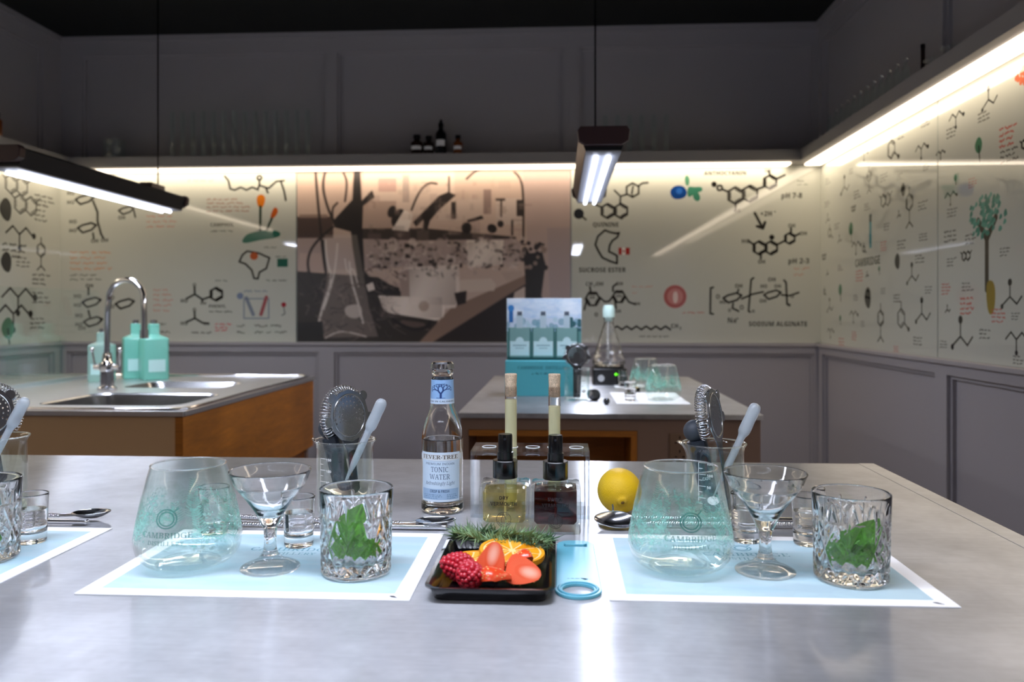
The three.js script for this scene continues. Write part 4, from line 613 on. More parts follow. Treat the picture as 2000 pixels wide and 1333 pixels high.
function makeStirrer() { const t = thing('cocktail_stirrer', '', 'stirrer'); mesh('twisted_handle', twisted(0.17, 0.0021, 15).translate(-0.05, 0.0042, 0), M.cutlery, t); mesh('flat_end', new RoundedBoxGeometry(0.108, 0.0055, 0.0085, 3, 0.0024).translate(0.088, 0.0042, 0), M.cutlery, t); mesh('fork', merge([-1, 0, 1].map((k) => tube([[-0.134, 0.0042, 0], [-0.142, 0.005, k * 0.004], [-0.147, 0.009, k * 0.005], [-0.148, 0.019, k * 0.005]], 0.0009, 16, 6))), M.cutlery, t); return t; }
const s1 = makeSpoon(); s1.position.set(-0.273, CT, -0.949); s1.rotation.y = -0.1; s1.userData.label = 'twisted bar spoon lying in front of the tonic bottle';
dup(s1, [-0.694, CT, -0.957], -0.06, 'twisted bar spoon lying beside the left-edge placemat');
{ const s = dup(s1, [0.195, CT + 0.0015, -0.956], 0, 'twisted bar spoon with its bowl in front of the lemon'); s.rotation.set(-0.45, Math.PI + 0.03, 0, 'YXZ'); }
const st1 = makeStirrer(); st1.position.set(-0.27, CT, -0.928); st1.rotation.y = 0; st1.userData.label = 'twisted stirrer with flat end along the middle placemat';
dup(st1, [-0.695, CT, -0.925], 0, 'twisted stirrer with flat end along the left-edge placemat');
dup(st1, [0.2125, CT, -0.981], 0.0, 'twisted stirrer with upright fork prongs below the lemon');

// ---------------------------------------------------------------- tonic bottle
{
  const b = thing('tonic_bottle', 'clear tonic water bottle with pale blue labels and silver cap', 'bottle', [-0.1472, CT, -1.019]);
  const out = [[0.0225, 0.0005], [0.0255, 0.002], [0.0266, 0.006], [0.0264, 0.0125], [0.0258, 0.0165], [0.0258, 0.03], [0.0258, 0.06], [0.0262, 0.08], [0.0261, 0.091], [0.0245, 0.1035], [0.0213, 0.1155], [0.0168, 0.1275], [0.0152, 0.1335], [0.0144, 0.15], [0.0137, 0.167]];
  const inn = out.filter(([, y]) => y > 0.012).map(([r, y]) => [r - 0.0024, y]);
  mesh('glass_body', turned([[0, 0.004], [0.014, 0.0035], [0.02, 0.0], ...sp(out, 70), [0.0125, 0.1695], [0.0125, 0.1725], [0.0138, 0.1735], [0.0138, 0.177], [0.0128, 0.178], [0.0128, 0.1825], [0.0108, 0.1825], ...sp([...inn].reverse(), 60), [0.019, 0.0085], [0, 0.008]], 72, 0), M.glass, b);
  mesh('tonic_water', turned([[0, 0.0079], [0.0192, 0.0084], ...sp(inn.filter(([, y]) => y < 0.085).map(([r, y]) => [r + 0.0002, y]), 24), [0.0239, 0.0925], [0.0232, 0.0915], [0, 0.0912]], 72, 0.7), M.water, b);
  mesh('crown_cap', turned([[0, 0.1796], [0.0142, 0.1796], [0.0148, 0.1802], [0.0142, 0.1862], [0.0125, 0.1885], [0, 0.1895]], 84, 0.5, (r, y, a) => (r > 0.0138 ? r + 0.0005 * Math.cos(a * 21) * Math.min(1, Math.max(0, (0.187 - y) / 0.005)) : r)), M.cutlery, b);
  const lab = canvasTex(1024, 768, (c, w, h) => {
    c.clearRect(0, 0, w, h); c.fillStyle = '#c8dbec'; c.fillRect(120, 0, w - 240, h); c.strokeStyle = '#e8eef4'; c.lineWidth = 8; c.strokeRect(140, 18, w - 280, h - 36); c.fillStyle = '#d7dde2'; c.fillRect(60, 40, w - 120, 120); c.textAlign = 'center';
    word(c, 'FEVER-TREE', w / 2, 132, 108, '#4a4033', 'serif', 'bold'); c.fillStyle = '#9aa7b4'; c.fillRect(300, 172, 424, 6); word(c, 'PREMIUM INDIAN', w / 2, 250, 66, '#2c4668', 'sans-serif', ''); word(c, 'TONIC', w / 2, 350, 100, '#2c4668', 'serif', ''); word(c, 'WATER', w / 2, 455, 100, '#2c4668', 'serif', ''); word(c, 'Refreshingly Light', w / 2, 535, 62, '#2c4668', 'serif', 'italic'); c.fillStyle = '#9db9d6'; c.fillRect(150, 590, w - 300, 150); word(c, 'CRISP & FRESH', w / 2, 640, 50, '#2c4668', 'sans-serif', 'bold');
    scribble(c, 200, 672, 360, 3, 24, '#4b6a8c', 5); scribble(c, 640, 672, 170, 3, 24, '#4b6a8c', 5);
  });
  mesh('front_label', new THREE.LatheGeometry([[0.0261, 0.017], [0.0261, 0.04], [0.0261, 0.062], [0.0264, 0.078]].map((p) => new THREE.Vector2(...p)), 48, -1.42, 2.84), std(0xffffff, 0.45, 0, { map: lab, transparent: true }), b).userData.label = 'pale blue paper label with dark lettering';
  const neck = canvasTex(512, 512, (c, w, h) => {
    c.fillStyle = '#8fb7e3'; c.fillRect(0, 0, w, h); c.fillStyle = '#c3d6ea'; c.fillRect(0, 395, w, 117); c.strokeStyle = '#1d3b73'; c.lineCap = 'round';
    const br = (x, y, a, l, n) => { if (n < 0) { dot(c, x, y, 8, '#1d3b73'); return; } const X = x + l * Math.cos(a), Y = y + l * Math.sin(a); c.lineWidth = 4 + n * 5; line(c, x, y, X, Y); br(X, Y, a - 0.55, l * 0.72, n - 1); br(X, Y, a + 0.5, l * 0.74, n - 1); };
    br(w / 2, 365, -Math.PI / 2, 95, 5); c.lineWidth = 10; line(c, w / 2 - 60, 370, w / 2 + 60, 370); c.textAlign = 'center'; word(c, 'LOW IN CALORIES', w / 2, 470, 50, '#4a5560');
  });
  mesh('neck_label', new THREE.LatheGeometry([[0.0151, 0.1365], [0.01465, 0.15], [0.014, 0.1665]].map((p) => new THREE.Vector2(...p)), 48, Math.PI - 1e-4, Math.PI * 2), std(0xffffff, 0.45, 0, { map: (() => { neck.wrapS = THREE.RepeatWrapping; neck.repeat.set(2, 1); neck.offset.set(0.5, 0); return neck; })() }), b).userData.label = 'blue neck label with a tree emblem';
}
// ---------------------------------------------------------------- acrylic rack, corked tubes
{
  const r = thing('test_tube_rack', 'clear acrylic bridge rack holding two corked tubes', 'rack', [-0.0355, CT, -1.019]);
  const top = new THREE.Shape([[-0.0725, -0.034], [0.0725, -0.034], [0.0725, 0.034], [-0.0725, 0.034]].map((p) => new THREE.Vector2(...p)));
  for (let k = -2; k <= 2; k++) { const h = new THREE.Path(); h.absarc(k * 0.02735 + 0.0024, 0, 0.0083, 0, Math.PI * 2, true); top.holes.push(h); }
  mesh('top_plate', extrude(top, 0.005, 0, 32).rotateX(-Math.PI / 2).translate(0, 0.0765, 0), M.acrylicPane, r);
  for (let k = -2; k <= 2; k++) mesh('hole_rim', new THREE.TorusGeometry(0.0086, 0.0005, 6, 40).rotateX(Math.PI / 2).translate(k * 0.02735 + 0.0024, 0.0818, 0), M.white, r);
  mesh('side_plate', box(-0.0725, -0.0675, 0.0005, 0.0764, -0.034, 0.034), M.acrylicPane, r); mesh('side_plate', box(0.0675, 0.0725, 0.0005, 0.0764, -0.034, 0.034), M.acrylicPane, r);
  mesh('base_plate', box(-0.0674, 0.0674, 0.0005, 0.0055, -0.034, 0.034), M.acrylicPane, r);
}
const juice = std(0xf6f2c6, 0.4);
function corked(label, x, level) {
  const t = thing('corked_test_tube', label, 'test tube', [x, CT + 0.0058, -1.019], rr(0, 3));
  mesh('glass_tube', turned([[0, 0.0003], ...sp([[0.003, 0.0006], [0.0062, 0.0035], [0.0075, 0.009], [0.0075, 0.08], [0.0075, 0.1515]], 24), [0.0072, 0.152], [0.0066, 0.1515], ...sp([[0.0066, 0.08], [0.0065, 0.009], [0.005, 0.004], [0, 0.002]], 20)], 40, 0), M.glass, t);
  mesh('juice', turned([[0, 0.0021], ...sp([[0.0048, 0.0041], [0.00655, 0.009], [0.00665, 0.08], [0.00665, level]], 20), [0, level]], 40, 0.7), juice, t).userData.label = 'cloudy pale yellow juice';
  mesh('cork', new THREE.LatheGeometry([[0, 0.139], [0.0061, 0.139], [0.0061, 0.139], [0.0066, 0.1405], [0.0071, 0.153], [0.0077, 0.1665], [0.0072, 0.168], [0, 0.1683]].map((p) => new THREE.Vector2(...p)), 36), M.cork, t);
}
corked('corked tube of pale yellow juice rising behind the dry vermouth bottle', -0.0605, 0.136);
corked('corked tube with lower juice level behind the sweet vermouth bottle', -0.0058, 0.128);

// ---------------------------------------------------------------- vermouth spray bottles
function sprayBottle(label, x, z, liquid, level, words, ink) {
  const b = thing('spray_bottle', label, 'bottle', [x, CT, z]);
  const w = 0.0575, d = 0.055, rows = [[0.0012, 0], [0, 0.0015], [0, 0.0485], [0.0012, 0.0515], [0.004, 0.0528], [0.0175, 0.0535], [0.0185, 0.0575], [0.0205, 0.0575], [0.0205, 0.052], [0.012, 0.0505], [0.0062, 0.048], [0.0048, 0.044], [0.0048, 0.0135], [0.0075, 0.0098], [0.012, 0.009]];
  mesh('glass_body', loft(w, d, 0.004, rows, { crease: 0.75 }), M.thinGlass, b);
  mesh('vermouth', loft(w, d, 0.004, [[0.012, 0.0089], [0.0075, 0.0097], [0.0046, 0.0135], [0.0046, level]], { crease: 0.75 }), liquid, b);
  mesh('dip_tube', rod([0.0, 0.0125, 0], [0.0, 0.0505, 0], 0.0012), std(0xd8d2bd, 0.4), b);
  mesh('collar', turned([[0, 0.0577], [0.0143, 0.0577], [0.0146, 0.0582], [0.0146, 0.0775], [0.0138, 0.0785], [0, 0.0785]], 48), M.black, b);
  const n = mesh('spray_head', turned([[0, 0.0786], [0.0094, 0.0786], [0.0094, 0.0875], [0.0084, 0.088], [0.0084, 0.1065], [0.0078, 0.1085], [0, 0.1085]], 40), M.black, b); mesh('nozzle', rod([0, 0.1035, 0.006], [0, 0.1035, 0.0088], 0.0016), M.darkMetal, n);
  const t = canvasTex(512, 512, (c, W) => { c.clearRect(0, 0, 512, 512); c.textAlign = 'center'; word(c, words[0], W / 2, 110, 62, ink, 'sans-serif', 'bold'); word(c, words[1], W / 2, 185, 62, ink, 'sans-serif', 'bold'); c.strokeStyle = ink; c.lineWidth = 6; c.beginPath(); c.arc(W / 2, 360, 92, 0, 7); c.stroke(); c.lineWidth = 5; line(c, W / 2 - 12, 300, W / 2 - 12, 325, W / 2 - 26, 345, W / 2 - 26, 405, W / 2 + 26, 405, W / 2 + 26, 345, W / 2 + 12, 325, W / 2 + 12, 300, W / 2 - 12, 300); for (let k = 0; k < 12; k++) { const a = Math.PI * (0.12 + 0.76 * k / 11); c.save(); c.translate(W / 2 + 74 * Math.cos(a), 360 + 74 * Math.sin(a)); c.rotate(a - Math.PI / 2); word(c, 'LONDON • GIN'[11 - k] ?? '', 0, 8, 24, ink); c.restore(); } for (let k = 0; k < 6; k++) { const a = Math.PI * (1.28 + 0.44 * k / 5); c.save(); c.translate(W / 2 + 68 * Math.cos(a), 360 + 68 * Math.sin(a)); c.rotate(a + Math.PI / 2); word(c, 'MIX IT'[k], 0, 8, 24, ink); c.restore(); } });
  mesh('printed_lettering', new THREE.PlaneGeometry(0.046, 0.046).translate(0, 0.0245, d / 2 + 0.0003), std(0xffffff, 0.4, 0, { map: t, transparent: true }), b);
  return b;
}
const dryLiq = std(0xf8ebbe, 0.02, 0, { transmission: 1, thickness: 0, ior: 1.33 });
const sweetLiq = std(0x85302c, 0.02, 0, { transmission: 1, thickness: 0, ior: 1.33 });
sprayBottle('square glass spray bottle of straw-coloured dry vermouth', -0.063, -0.9495, dryLiq, 0.0445, ['DRY', 'VERMOUTH'], '#26221c');
sprayBottle('square glass spray bottle of dark red sweet vermouth', -0.0042, -0.945, sweetLiq, 0.0475, ['SWEET', 'VERMOUTH'], '#2a2426');

// ---------------------------------------------------------------- lemon, opener, fruit tray
{
  const lemonBump = dataTex(256, (u, v) => 0.5 + 0.5 * (0.6 * nB(u * 3, v * 3) + 0.4 * nC(u * 2, v * 2)) - 0.25); lemonBump.repeat.set(2, 2);
  const l = thing('lemon', 'whole yellow lemon behind the right tumbler', 'lemon', [0.0755, CT + 0.0274, -1.026]); l.rotation.set(0.28, 0.06, 0);
  const prof = sp([[0.0, -0.031], [0.006, -0.0295], [0.0185, -0.022], [0.0262, -0.008], [0.0273, 0.005], [0.0225, 0.018], [0.013, 0.0255], [0.0062, 0.0282], [0.005, 0.031], [0.0, 0.0318]], 50).map((p) => new THREE.Vector2(...p));
  mesh('rind', new THREE.LatheGeometry(prof, 64).rotateX(Math.PI / 2), std(0xf2c40a, 0.38, 0, { bumpMap: lemonBump, bumpScale: 0.0012 }), l);
  mesh('stem_scar', new THREE.SphereGeometry(0.0021, 12, 8).scale(1, 1, 0.5).translate(0, 0, 0.0316), std(0x7a5a1a, 0.8), l);
}
{
  const o = thing('bottle_opener', 'flat turquoise bar blade bottle opener with a round hole', 'bottle opener', [0.0172, CT, -0.797]);
  const s = new THREE.Shape(); s.moveTo(-0.0195, -0.064); s.absarc(0, -0.066, 0.0205, Math.PI, Math.PI * 2); s.lineTo(0.019, 0.072); s.absarc(0.004, 0.072, 0.015, 0, Math.PI / 2); s.lineTo(-0.004, 0.087); s.absarc(-0.004, 0.072, 0.015, Math.PI / 2, Math.PI); s.lineTo(-0.0195, -0.064);
  const h = new THREE.Path(); h.absarc(0, -0.066, 0.0148, 0, Math.PI * 2, true); s.holes.push(h); const k = new THREE.Path(); k.moveTo(-0.0125, 0.064); k.lineTo(-0.0125, 0.077); k.lineTo(-0.009, 0.0735); k.lineTo(0.009, 0.0735); k.lineTo(0.0125, 0.077); k.lineTo(0.0125, 0.064); k.lineTo(-0.0125, 0.064); s.holes.push(k);
  mesh('blade', extrude(s, 0.0018, 0.0006, 40).rotateX(-Math.PI / 2).translate(0, 0.0008, 0), std(0x64b0c4, 0.3), o);
  mesh('ring_rim', new THREE.TorusGeometry(0.0172, 0.0016, 8, 64).scale(1, 1, 0.5).rotateX(Math.PI / 2).translate(0, 0.0034, 0.066), std(0x4f9db4, 0.3), o);
  const t = canvasTex(256, 64, (c) => { c.clearRect(0, 0, 256, 64); scribble(c, 14, 36, 110, 1, 22, '#1c4a5a', 8); blob(c, [140, 14, 165, 24, 200, 26, 240, 34, 205, 42, 195, 58, 180, 44, 160, 36], '#173c48'); });
  mesh('printed_logo', new THREE.PlaneGeometry(0.024, 0.008).rotateX(-Math.PI / 2).translate(0.001, 0.0036, 0.039), std(0xffffff, 0.5, 0, { map: t, transparent: true }), o);
}
const TX = -0.0605, TZ = -0.775;
{
  const t = thing('serving_tray', 'glossy black tray of cut fruit and rosemary', 'tray', [TX, CT, TZ]);
  mesh('tray_body', loft(0.11, 0.158, 0.012, [[0.008, 0.0003], [0.0055, 0.0012], [0.0018, 0.0112], [-0.002, 0.0121], [-0.002, 0.0136], [0.0012, 0.0136], [0.0032, 0.0122], [0.0072, 0.0036], [0.0092, 0.0024]], { q: 8, crease: 0.9 }), M.blackGloss, t);
}
const TY = CT + 0.0027;
const raspMat = std(0xb8122a, 0.32, 0, { clearcoat: 0.4, clearcoatRoughness: 0.2 });
const drupe = new THREE.SphereGeometry(0.0026, 10, 8);
function raspberry(label, x, y, z, rx, rz, s = 1) {
  const r = thing('raspberry', label, 'raspberry', [x, y, z]); r.rotation.set(rx, rr(0, 3), rz); const g = [];
  for (let row = 0; row < 8; row++) { const h = row / 7, R = 0.0108 * Math.sqrt(Math.max(0.03, Math.sin(Math.PI * (0.16 + 0.8 * h)))) * (1 - 0.25 * h), n = Math.max(4, Math.round(R * 2 * Math.PI / 0.0044)); for (let k = 0; k < n; k++) { const a = (k + 0.5 * (row % 2)) / n * Math.PI * 2; g.push(drupe.clone().scale(rr(0.92, 1.1), rr(0.9, 1.1), rr(0.92, 1.1)).translate(R * Math.cos(a), (h - 0.5) * 0.0215, R * Math.sin(a))); } }
  g.push(drupe.clone().translate(0, 0.012, 0)); const m = mesh('drupelets', merge(g), raspMat, r); m.scale.setScalar(s); m.userData.kind = 'stuff'; mesh('core', new THREE.SphereGeometry(0.0092 * s, 16, 12).scale(1, 1.15, 1), raspMat, r);
}
raspberry('large raspberry at the left end of the fruit', -0.0952, TY + 0.0135, -0.748, 0.35, 1.2, 1.12);
raspberry('smooth raspberry in the front left corner of the tray', -0.0795, TY + 0.0125, -0.7255, 1.3, -0.25, 1.08);
const berrySkin = std(0xe0461e, 0.3, 0, { clearcoat: 0.5, clearcoatRoughness: 0.15 }), berryFace = canvasTex(256, 256, (c) => { c.fillStyle = '#e65a34'; c.fillRect(0, 0, 256, 256); for (let k = 9; k > 0; k--) { c.fillStyle = `rgba(255,${215 + k * 2},${190 + k * 3},0.13)`; c.beginPath(); c.ellipse(128, 170, 5 + k * 5, 12 + k * 7, 0, 0, 7); c.fill(); } for (let k = 0; k < 50; k++) { c.strokeStyle = 'rgba(250,210,180,0.16)'; c.lineWidth = 3; const a = k / 50 * 6.283; line(c, 128 + 55 * Math.cos(a), 140 + 70 * Math.sin(a), 128 + 105 * Math.cos(a), 140 + 115 * Math.sin(a)); } });
const berryCut = std(0xffffff, 0.28, 0, { map: berryFace }), seedMat = std(0xe9c27a, 0.5);
const berryProf = sp([[0, -0.016], [0.004, -0.0145], [0.0085, -0.008], [0.0118, 0.0], [0.0132, 0.007], [0.012, 0.012], [0.007, 0.0145], [0, 0.015]], 26);
const berryHalf = new THREE.LatheGeometry(berryProf.map((p) => new THREE.Vector2(...p)), 28, Math.PI / 2, Math.PI);
const berryFlat = (() => { const s = new THREE.Shape([...berryProf.map(([r, y]) => new THREE.Vector2(r, y)), ...[...berryProf].reverse().map(([r, y]) => new THREE.Vector2(-r, y))]); const g = new THREE.ShapeGeometry(s), p = g.attributes.position, uv = g.attributes.uv; for (let i = 0; i < p.count; i++) uv.setXY(i, 0.5 + p.getX(i) / 0.03, 0.5 + p.getY(i) / 0.034); return g; })();
const berrySeeds = (() => { const g = []; for (let k = 0; k < 60; k++) { const q = berryProf[3 + Math.floor(rnd() * 20)], a = Math.PI / 2 + Math.PI * (0.04 + 0.92 * rnd()); g.push(new THREE.SphereGeometry(0.0006, 6, 5).scale(0.8, 1.4, 0.8).translate((q[0] + 0.0001) * Math.sin(a), q[1], (q[0] + 0.0001) * Math.cos(a))); } return merge(g); })();
function strawberry(label, x, y, z, rx, ry, rz, s = 1) {   // a half; its cut face looks along local +z
  const b = thing('strawberry_half', label, 'strawberry', [x, y, z]); b.rotation.set(rx, ry, rz, 'YXZ'); b.scale.setScalar(s);
  mesh('skin', berryHalf, berrySkin, b); mesh('cut_face', berryFlat, berryCut, b).userData.label = 'pale wet cut face'; const k = mesh('seeds', berrySeeds, seedMat, b); k.userData.kind = 'stuff';
}
strawberry('upright strawberry half with pale streak, tip up in the tray', -0.0625, TY + 0.0185, -0.748, -0.28, -0.35, Math.PI - 0.18, 1.12);
strawberry('strawberry half with its seeded skin up at the tray front', -0.0565, TY + 0.0085, -0.7245, 1.25, 0.3, 1.5, 0.95);
strawberry('strawberry half with pale cut face at the tray front right', -0.0325, TY + 0.0135, -0.737, -0.62, 0.15, 1.3, 1.05);
strawberry('strawberry half tucked between the orange slice and the others', -0.037, TY + 0.012, -0.762, 0.9, 0.6, -1.2, 0.9);
const peelMat = std(0xf0a21e, 0.4), pithMat = std(0xf2cd86, 0.6), pulpMats = [0xf2a51c, 0xeb9612, 0xf5b43a].map((c) => std(c, 0.25, 0, { clearcoat: 0.4 }));
function orangeSlice(label, x, y, z, rx, ry, rz, s = 1) {
  const o = thing('orange_slice', label, 'orange slice', [x, y, z]); o.rotation.set(rx, ry, rz, 'YXZ'); o.scale.setScalar(s);
  mesh('peel', turned([[0.0272, -0.0025], [0.03, -0.0024], [0.0307, 0], [0.03, 0.0024], [0.0272, 0.0025], [0.0272, -0.0025]], 64), peelMat, o);
  mesh('pith', turned([[0, -0.0018], [0.0272, -0.0018], [0.0272, 0.0018], [0, 0.0018]], 48), pithMat, o);
  for (let k = 0; k < 10; k++) { const a = k / 10 * Math.PI * 2, w = Math.PI / 10 * 0.86, sh = new THREE.Shape(); sh.moveTo(0.004, 0); sh.lineTo(0.0235 * Math.cos(w), -0.0235 * Math.sin(w)); sh.absarc(0, 0, 0.0248, -w * 0.9, w * 0.9); sh.lineTo(0.004, 0); mesh('segment', extrude(sh, 0.0042, 0.0003, 6).rotateX(-Math.PI / 2).translate(0, -0.0021, 0).rotateY(a), pulpMats[k % 3], o); }
}
orangeSlice('orange slice propped at the back of the tray below the rosemary', -0.046, TY + 0.0135, -0.793, 0.1, 0.2, -0.06, 1.06);
orangeSlice('orange slice lying at the left of the tray behind the raspberry', -0.085, TY + 0.006, -0.784, 0.06, 0, 0.05, 0.88);
const needleMat = [std(0x5f7d55, 0.5), std(0x7b9a6a, 0.5), std(0x4c6b47, 0.5)], twig = std(0x6f6a48, 0.7);
const needle = new THREE.ConeGeometry(0.0011, 0.015, 5).scale(1, 1, 0.5).translate(0, 0.007, 0);
function rosemary(label, pts, k) {
  const r = thing('rosemary_sprig', label, 'rosemary', pts[0]), q = pts.map((p) => V(p[0] - pts[0][0], p[1] - pts[0][1], p[2] - pts[0][2])), cur = new THREE.CatmullRomCurve3(q), g = [];
  mesh('stem', new THREE.TubeGeometry(cur, 24, 0.0009, 6), twig, r);
  for (let i = 0; i < 120; i++) { const t = 0.06 + 0.94 * i / 119, p = cur.getPoint(t), d = cur.getTangent(t), side = V(rr(-1, 1), rr(-0.35, 1), rr(-1, 1)).normalize(), dir = d.clone().multiplyScalar(0.9).add(side).normalize(); g.push(needle.clone().scale(1, rr(0.7, 1.25), 1).applyQuaternion(new THREE.Quaternion().setFromUnitVectors(V(0, 1, 0), dir)).translate(p.x, p.y, p.z)); }
  const n = mesh('needles', merge(g), needleMat[k % 3], r); n.userData.kind = 'stuff';
}
rosemary('rosemary sprig along the back rim of the tray', [[-0.025, TY + 0.012, -0.826], [-0.06, TY + 0.018, -0.832], [-0.098, TY + 0.021, -0.835]], 0);
rosemary('rosemary sprig reaching over the back left corner of the tray', [[-0.04, TY + 0.014, -0.813], [-0.075, TY + 0.018, -0.818], [-0.105, TY + 0.023, -0.826]], 1);
rosemary('rosemary sprig reaching down to the right side of the tray', [[-0.085, TY + 0.022, -0.832], [-0.055, TY + 0.021, -0.826], [-0.018, TY + 0.014, -0.806]], 2);
rosemary('rosemary sprig drooping behind the orange slice', [[-0.075, TY + 0.017, -0.82], [-0.045, TY + 0.024, -0.822], [-0.012, TY + 0.017, -0.815]], 1);
rosemary('rosemary sprig lying flat along the left back corner', [[-0.062, TY + 0.009, -0.838], [-0.085, TY + 0.012, -0.838], [-0.108, TY + 0.018, -0.832]], 2);
rosemary('rosemary sprig crossing the others at the back right corner', [[-0.05, TY + 0.01, -0.835], [-0.03, TY + 0.016, -0.834], [-0.008, TY + 0.017, -0.828]], 0);

// ---------------------------------------------------------------- things on the far island
{
  const b = thing('gift_box', 'turquoise gift box carrying an upright picture card on the island', 'box', [-0.057, CT, -2.445]);
  mesh('box_body', new RoundedBoxGeometry(0.205, 0.105, 0.09, 2, 0.002).translate(0, 0.0525, 0), std(0x55b7c4, 0.55), b);
  const t = canvasTex(512, 128, (c) => { c.clearRect(0, 0, 512, 128); c.textAlign = 'center'; word(c, 'CAMBRIDGE  DISTILLERY', 256, 56, 38, 'rgba(25,80,95,0.9)', 'serif', ''); scribble(c, 150, 96, 220, 1, 24, 'rgba(25,80,95,0.8)', 7); });
  mesh('lettering', new THREE.PlaneGeometry(0.17, 0.0425).translate(0.012, 0.078, 0.0455), std(0xffffff, 0.5, 0, { map: t, transparent: true }), b);
}
{
  const card = canvasTex(720, 560, (c, w, h) => {
    c.fillStyle = '#a9c9e6'; c.fillRect(0, 0, w, h); for (let k = 0; k < 60; k++) { c.fillStyle = `rgba(236,243,252,${rr(0.08, 0.3)})`; c.beginPath(); c.ellipse(rr(0, w), rr(0, 230), rr(40, 160), rr(15, 60), 0, 0, 7); c.fill(); }
    c.fillStyle = '#c9d9ea'; c.fillRect(0, 180, w, 100); for (let k = 0; k < 40; k++) dot(c, rr(0, w), rr(190, 300), rr(10, 36), rnd() > 0.5 ? 'rgba(88,140,160,0.5)' : 'rgba(170,205,215,0.6)'); c.fillStyle = '#2f6db0'; c.fillRect(20, 80, 40, 140); dot(c, 40, 90, 30, '#3f86c9'); for (let k = 0; k < 14; k++) dot(c, rr(590, 710), rr(190, 330), rr(14, 34), '#37646a');
    c.fillStyle = '#5e8f8c'; c.fillRect(0, 300, w, 260); c.fillStyle = '#1f4b4a'; c.fillRect(0, 530, w, 30);
    for (const x of [22, 250, 478]) { c.fillStyle = '#7ea8a6'; c.fillRect(x, 265, 204, 270); c.fillStyle = '#2d5d5a'; c.fillRect(x - 8, 270, 12, 265); c.fillRect(x + 200, 270, 12, 265); c.fillStyle = '#b9cfda'; c.fillRect(x + 70, 150, 62, 120); c.fillStyle = '#56606e'; c.fillRect(x + 78, 120, 46, 36); c.fillStyle = '#cfeef3'; c.fillRect(x + 8, 390, 188, 130); dot(c, x + 102, 392, 40, '#cfeef3'); c.fillStyle = '#5c93a0'; c.fillRect(x + 36, 424, 130, 8); c.fillRect(x + 60, 450, 84, 5); }
  });
  const p = thing('picture_card', 'upright card printed with gin bottles on the turquoise box', 'picture', [-0.045, CT + 0.1052, -2.44]);
  mesh('card', box(-0.112, 0.112, 0, 0.186, -0.004, 0.004), M.paper, p);
  mesh('print', new THREE.PlaneGeometry(0.223, 0.185).translate(0, 0.093, 0.0043), std(0xffffff, 0.3, 0, { map: card }), p);
}
dup(bk, [0.05, CT, -2.3], 0.8, 'glass beaker of bar tools on the far island');
tilt(dup(str1, [0, 0, 0], 0, 'spring-rimmed strainer in the beaker on the far island'), 0.05, 1.0265, -2.297, -0.12, 0.0, 0.0);
lean(dup(mud1, [0, 0, 0], 0, 'dark muddler in the beaker on the far island'), [0.052, 1.006, -2.325], [0.05, 0.905, -2.305]);
{
  const b = thing('clear_bottle', 'small clear glass bottle behind the far beaker', 'bottle', [0.025, CT, -2.6]);
  mesh('glass_body', turned([[0, 0.001], [0.024, 0], [0.026, 0.003], [0.026, 0.13], ...sp([[0.025, 0.14], [0.016, 0.155], [0.011, 0.165], [0.0105, 0.19]], 12), [0.0085, 0.19], [0.009, 0.165], [0.0235, 0.138], [0.0235, 0.005], [0, 0.004]], 40, 0.6), M.glass, b);
  mesh('stopper', at(cyl(0.011, 0.01, 0.018, 24), 0, 0.2, 0), M.white, b);
}
{
  const h = thing('magnetic_stirrer', 'black magnetic stirrer with a green light under the flask', 'stirrer', [0.172, CT, -2.83]);
  mesh('housing', new RoundedBoxGeometry(0.115, 0.058, 0.13, 3, 0.006).translate(0, 0.029, 0), M.black, h);
  mesh('top_plate', at(cyl(0.052, 0.052, 0.004, 48), 0, 0.0601, 0), M.darkMetal, h);
  mesh('signal_light', at(new THREE.SphereGeometry(0.0042, 16, 12), 0.02, 0.038, 0.0655), new THREE.MeshStandardMaterial({ color: 0x2a6a10, emissive: 0x66ff22, emissiveIntensity: 1.6 }), h);
  mesh('control_knob', rod([-0.03, 0.025, 0.064], [-0.03, 0.025, 0.074], 0.011, 28), M.steelPlain, h);
}
{
  const f = thing('conical_flask', 'stoppered conical flask standing on the black stirrer', 'flask', [0.172, CT + 0.0624, -2.83]);
  const o = [[0.05, 0.001], [0.057, 0.006], [0.0575, 0.013], [0.05, 0.04], [0.035, 0.09], [0.0225, 0.13], [0.0175, 0.148], [0.017, 0.16]];
  mesh('glass_body', turned([[0, 0.001], [0.045, 0], ...sp(o, 40), [0.019, 0.1665], [0.019, 0.168], [0.0165, 0.168], [0.0155, 0.16], ...sp([...o].reverse().slice(1).map(([r, y]) => [r - 0.0018, y + 0.0012]), 36), [0, 0.003]], 64, 0.7), M.glass, f);
  mesh('liquid', turned([[0, 0.0031], [0.046, 0.0031], ...sp([[0.0545, 0.0075], [0.0558, 0.0142], [0.0484, 0.041], [0.0455, 0.052]], 14), [0, 0.052]], 56, 0.6), M.water, f);
  mesh('stopper', turned([[0, 0.155], [0.0145, 0.155], [0.0163, 0.168], [0.0205, 0.1685], [0.0215, 0.195], [0.017, 0.21], [0, 0.212]], 32), std(0xc3ded8, 0.45), f);
  mesh('glass_rod', rod([-0.002, 0.165, 0], [-0.002, 0.02, 0.0], 0.0028), M.white, f).userData.label = 'white rod hanging from the stopper';
}
placemat('white placemat under the mint tumbler on the far island', 0.256, -2.37, 0.2, 0.31, 0, M.paper);
placemat('pale placemat behind the others on the far island', 0.235, -2.74, 0.1, 0.12, 0, M.paper);
dup(tum, [0.293, MT, -2.31], 0.5, 'nearer mint-printed tumbler on the far island placemat');
dup(tum, [0.278, CT, -2.64], 2.2, 'farther mint-printed tumbler on the far island');
dup(shot, [0.2, MT, -2.3], 0, 'shot glass on the far island placemat');
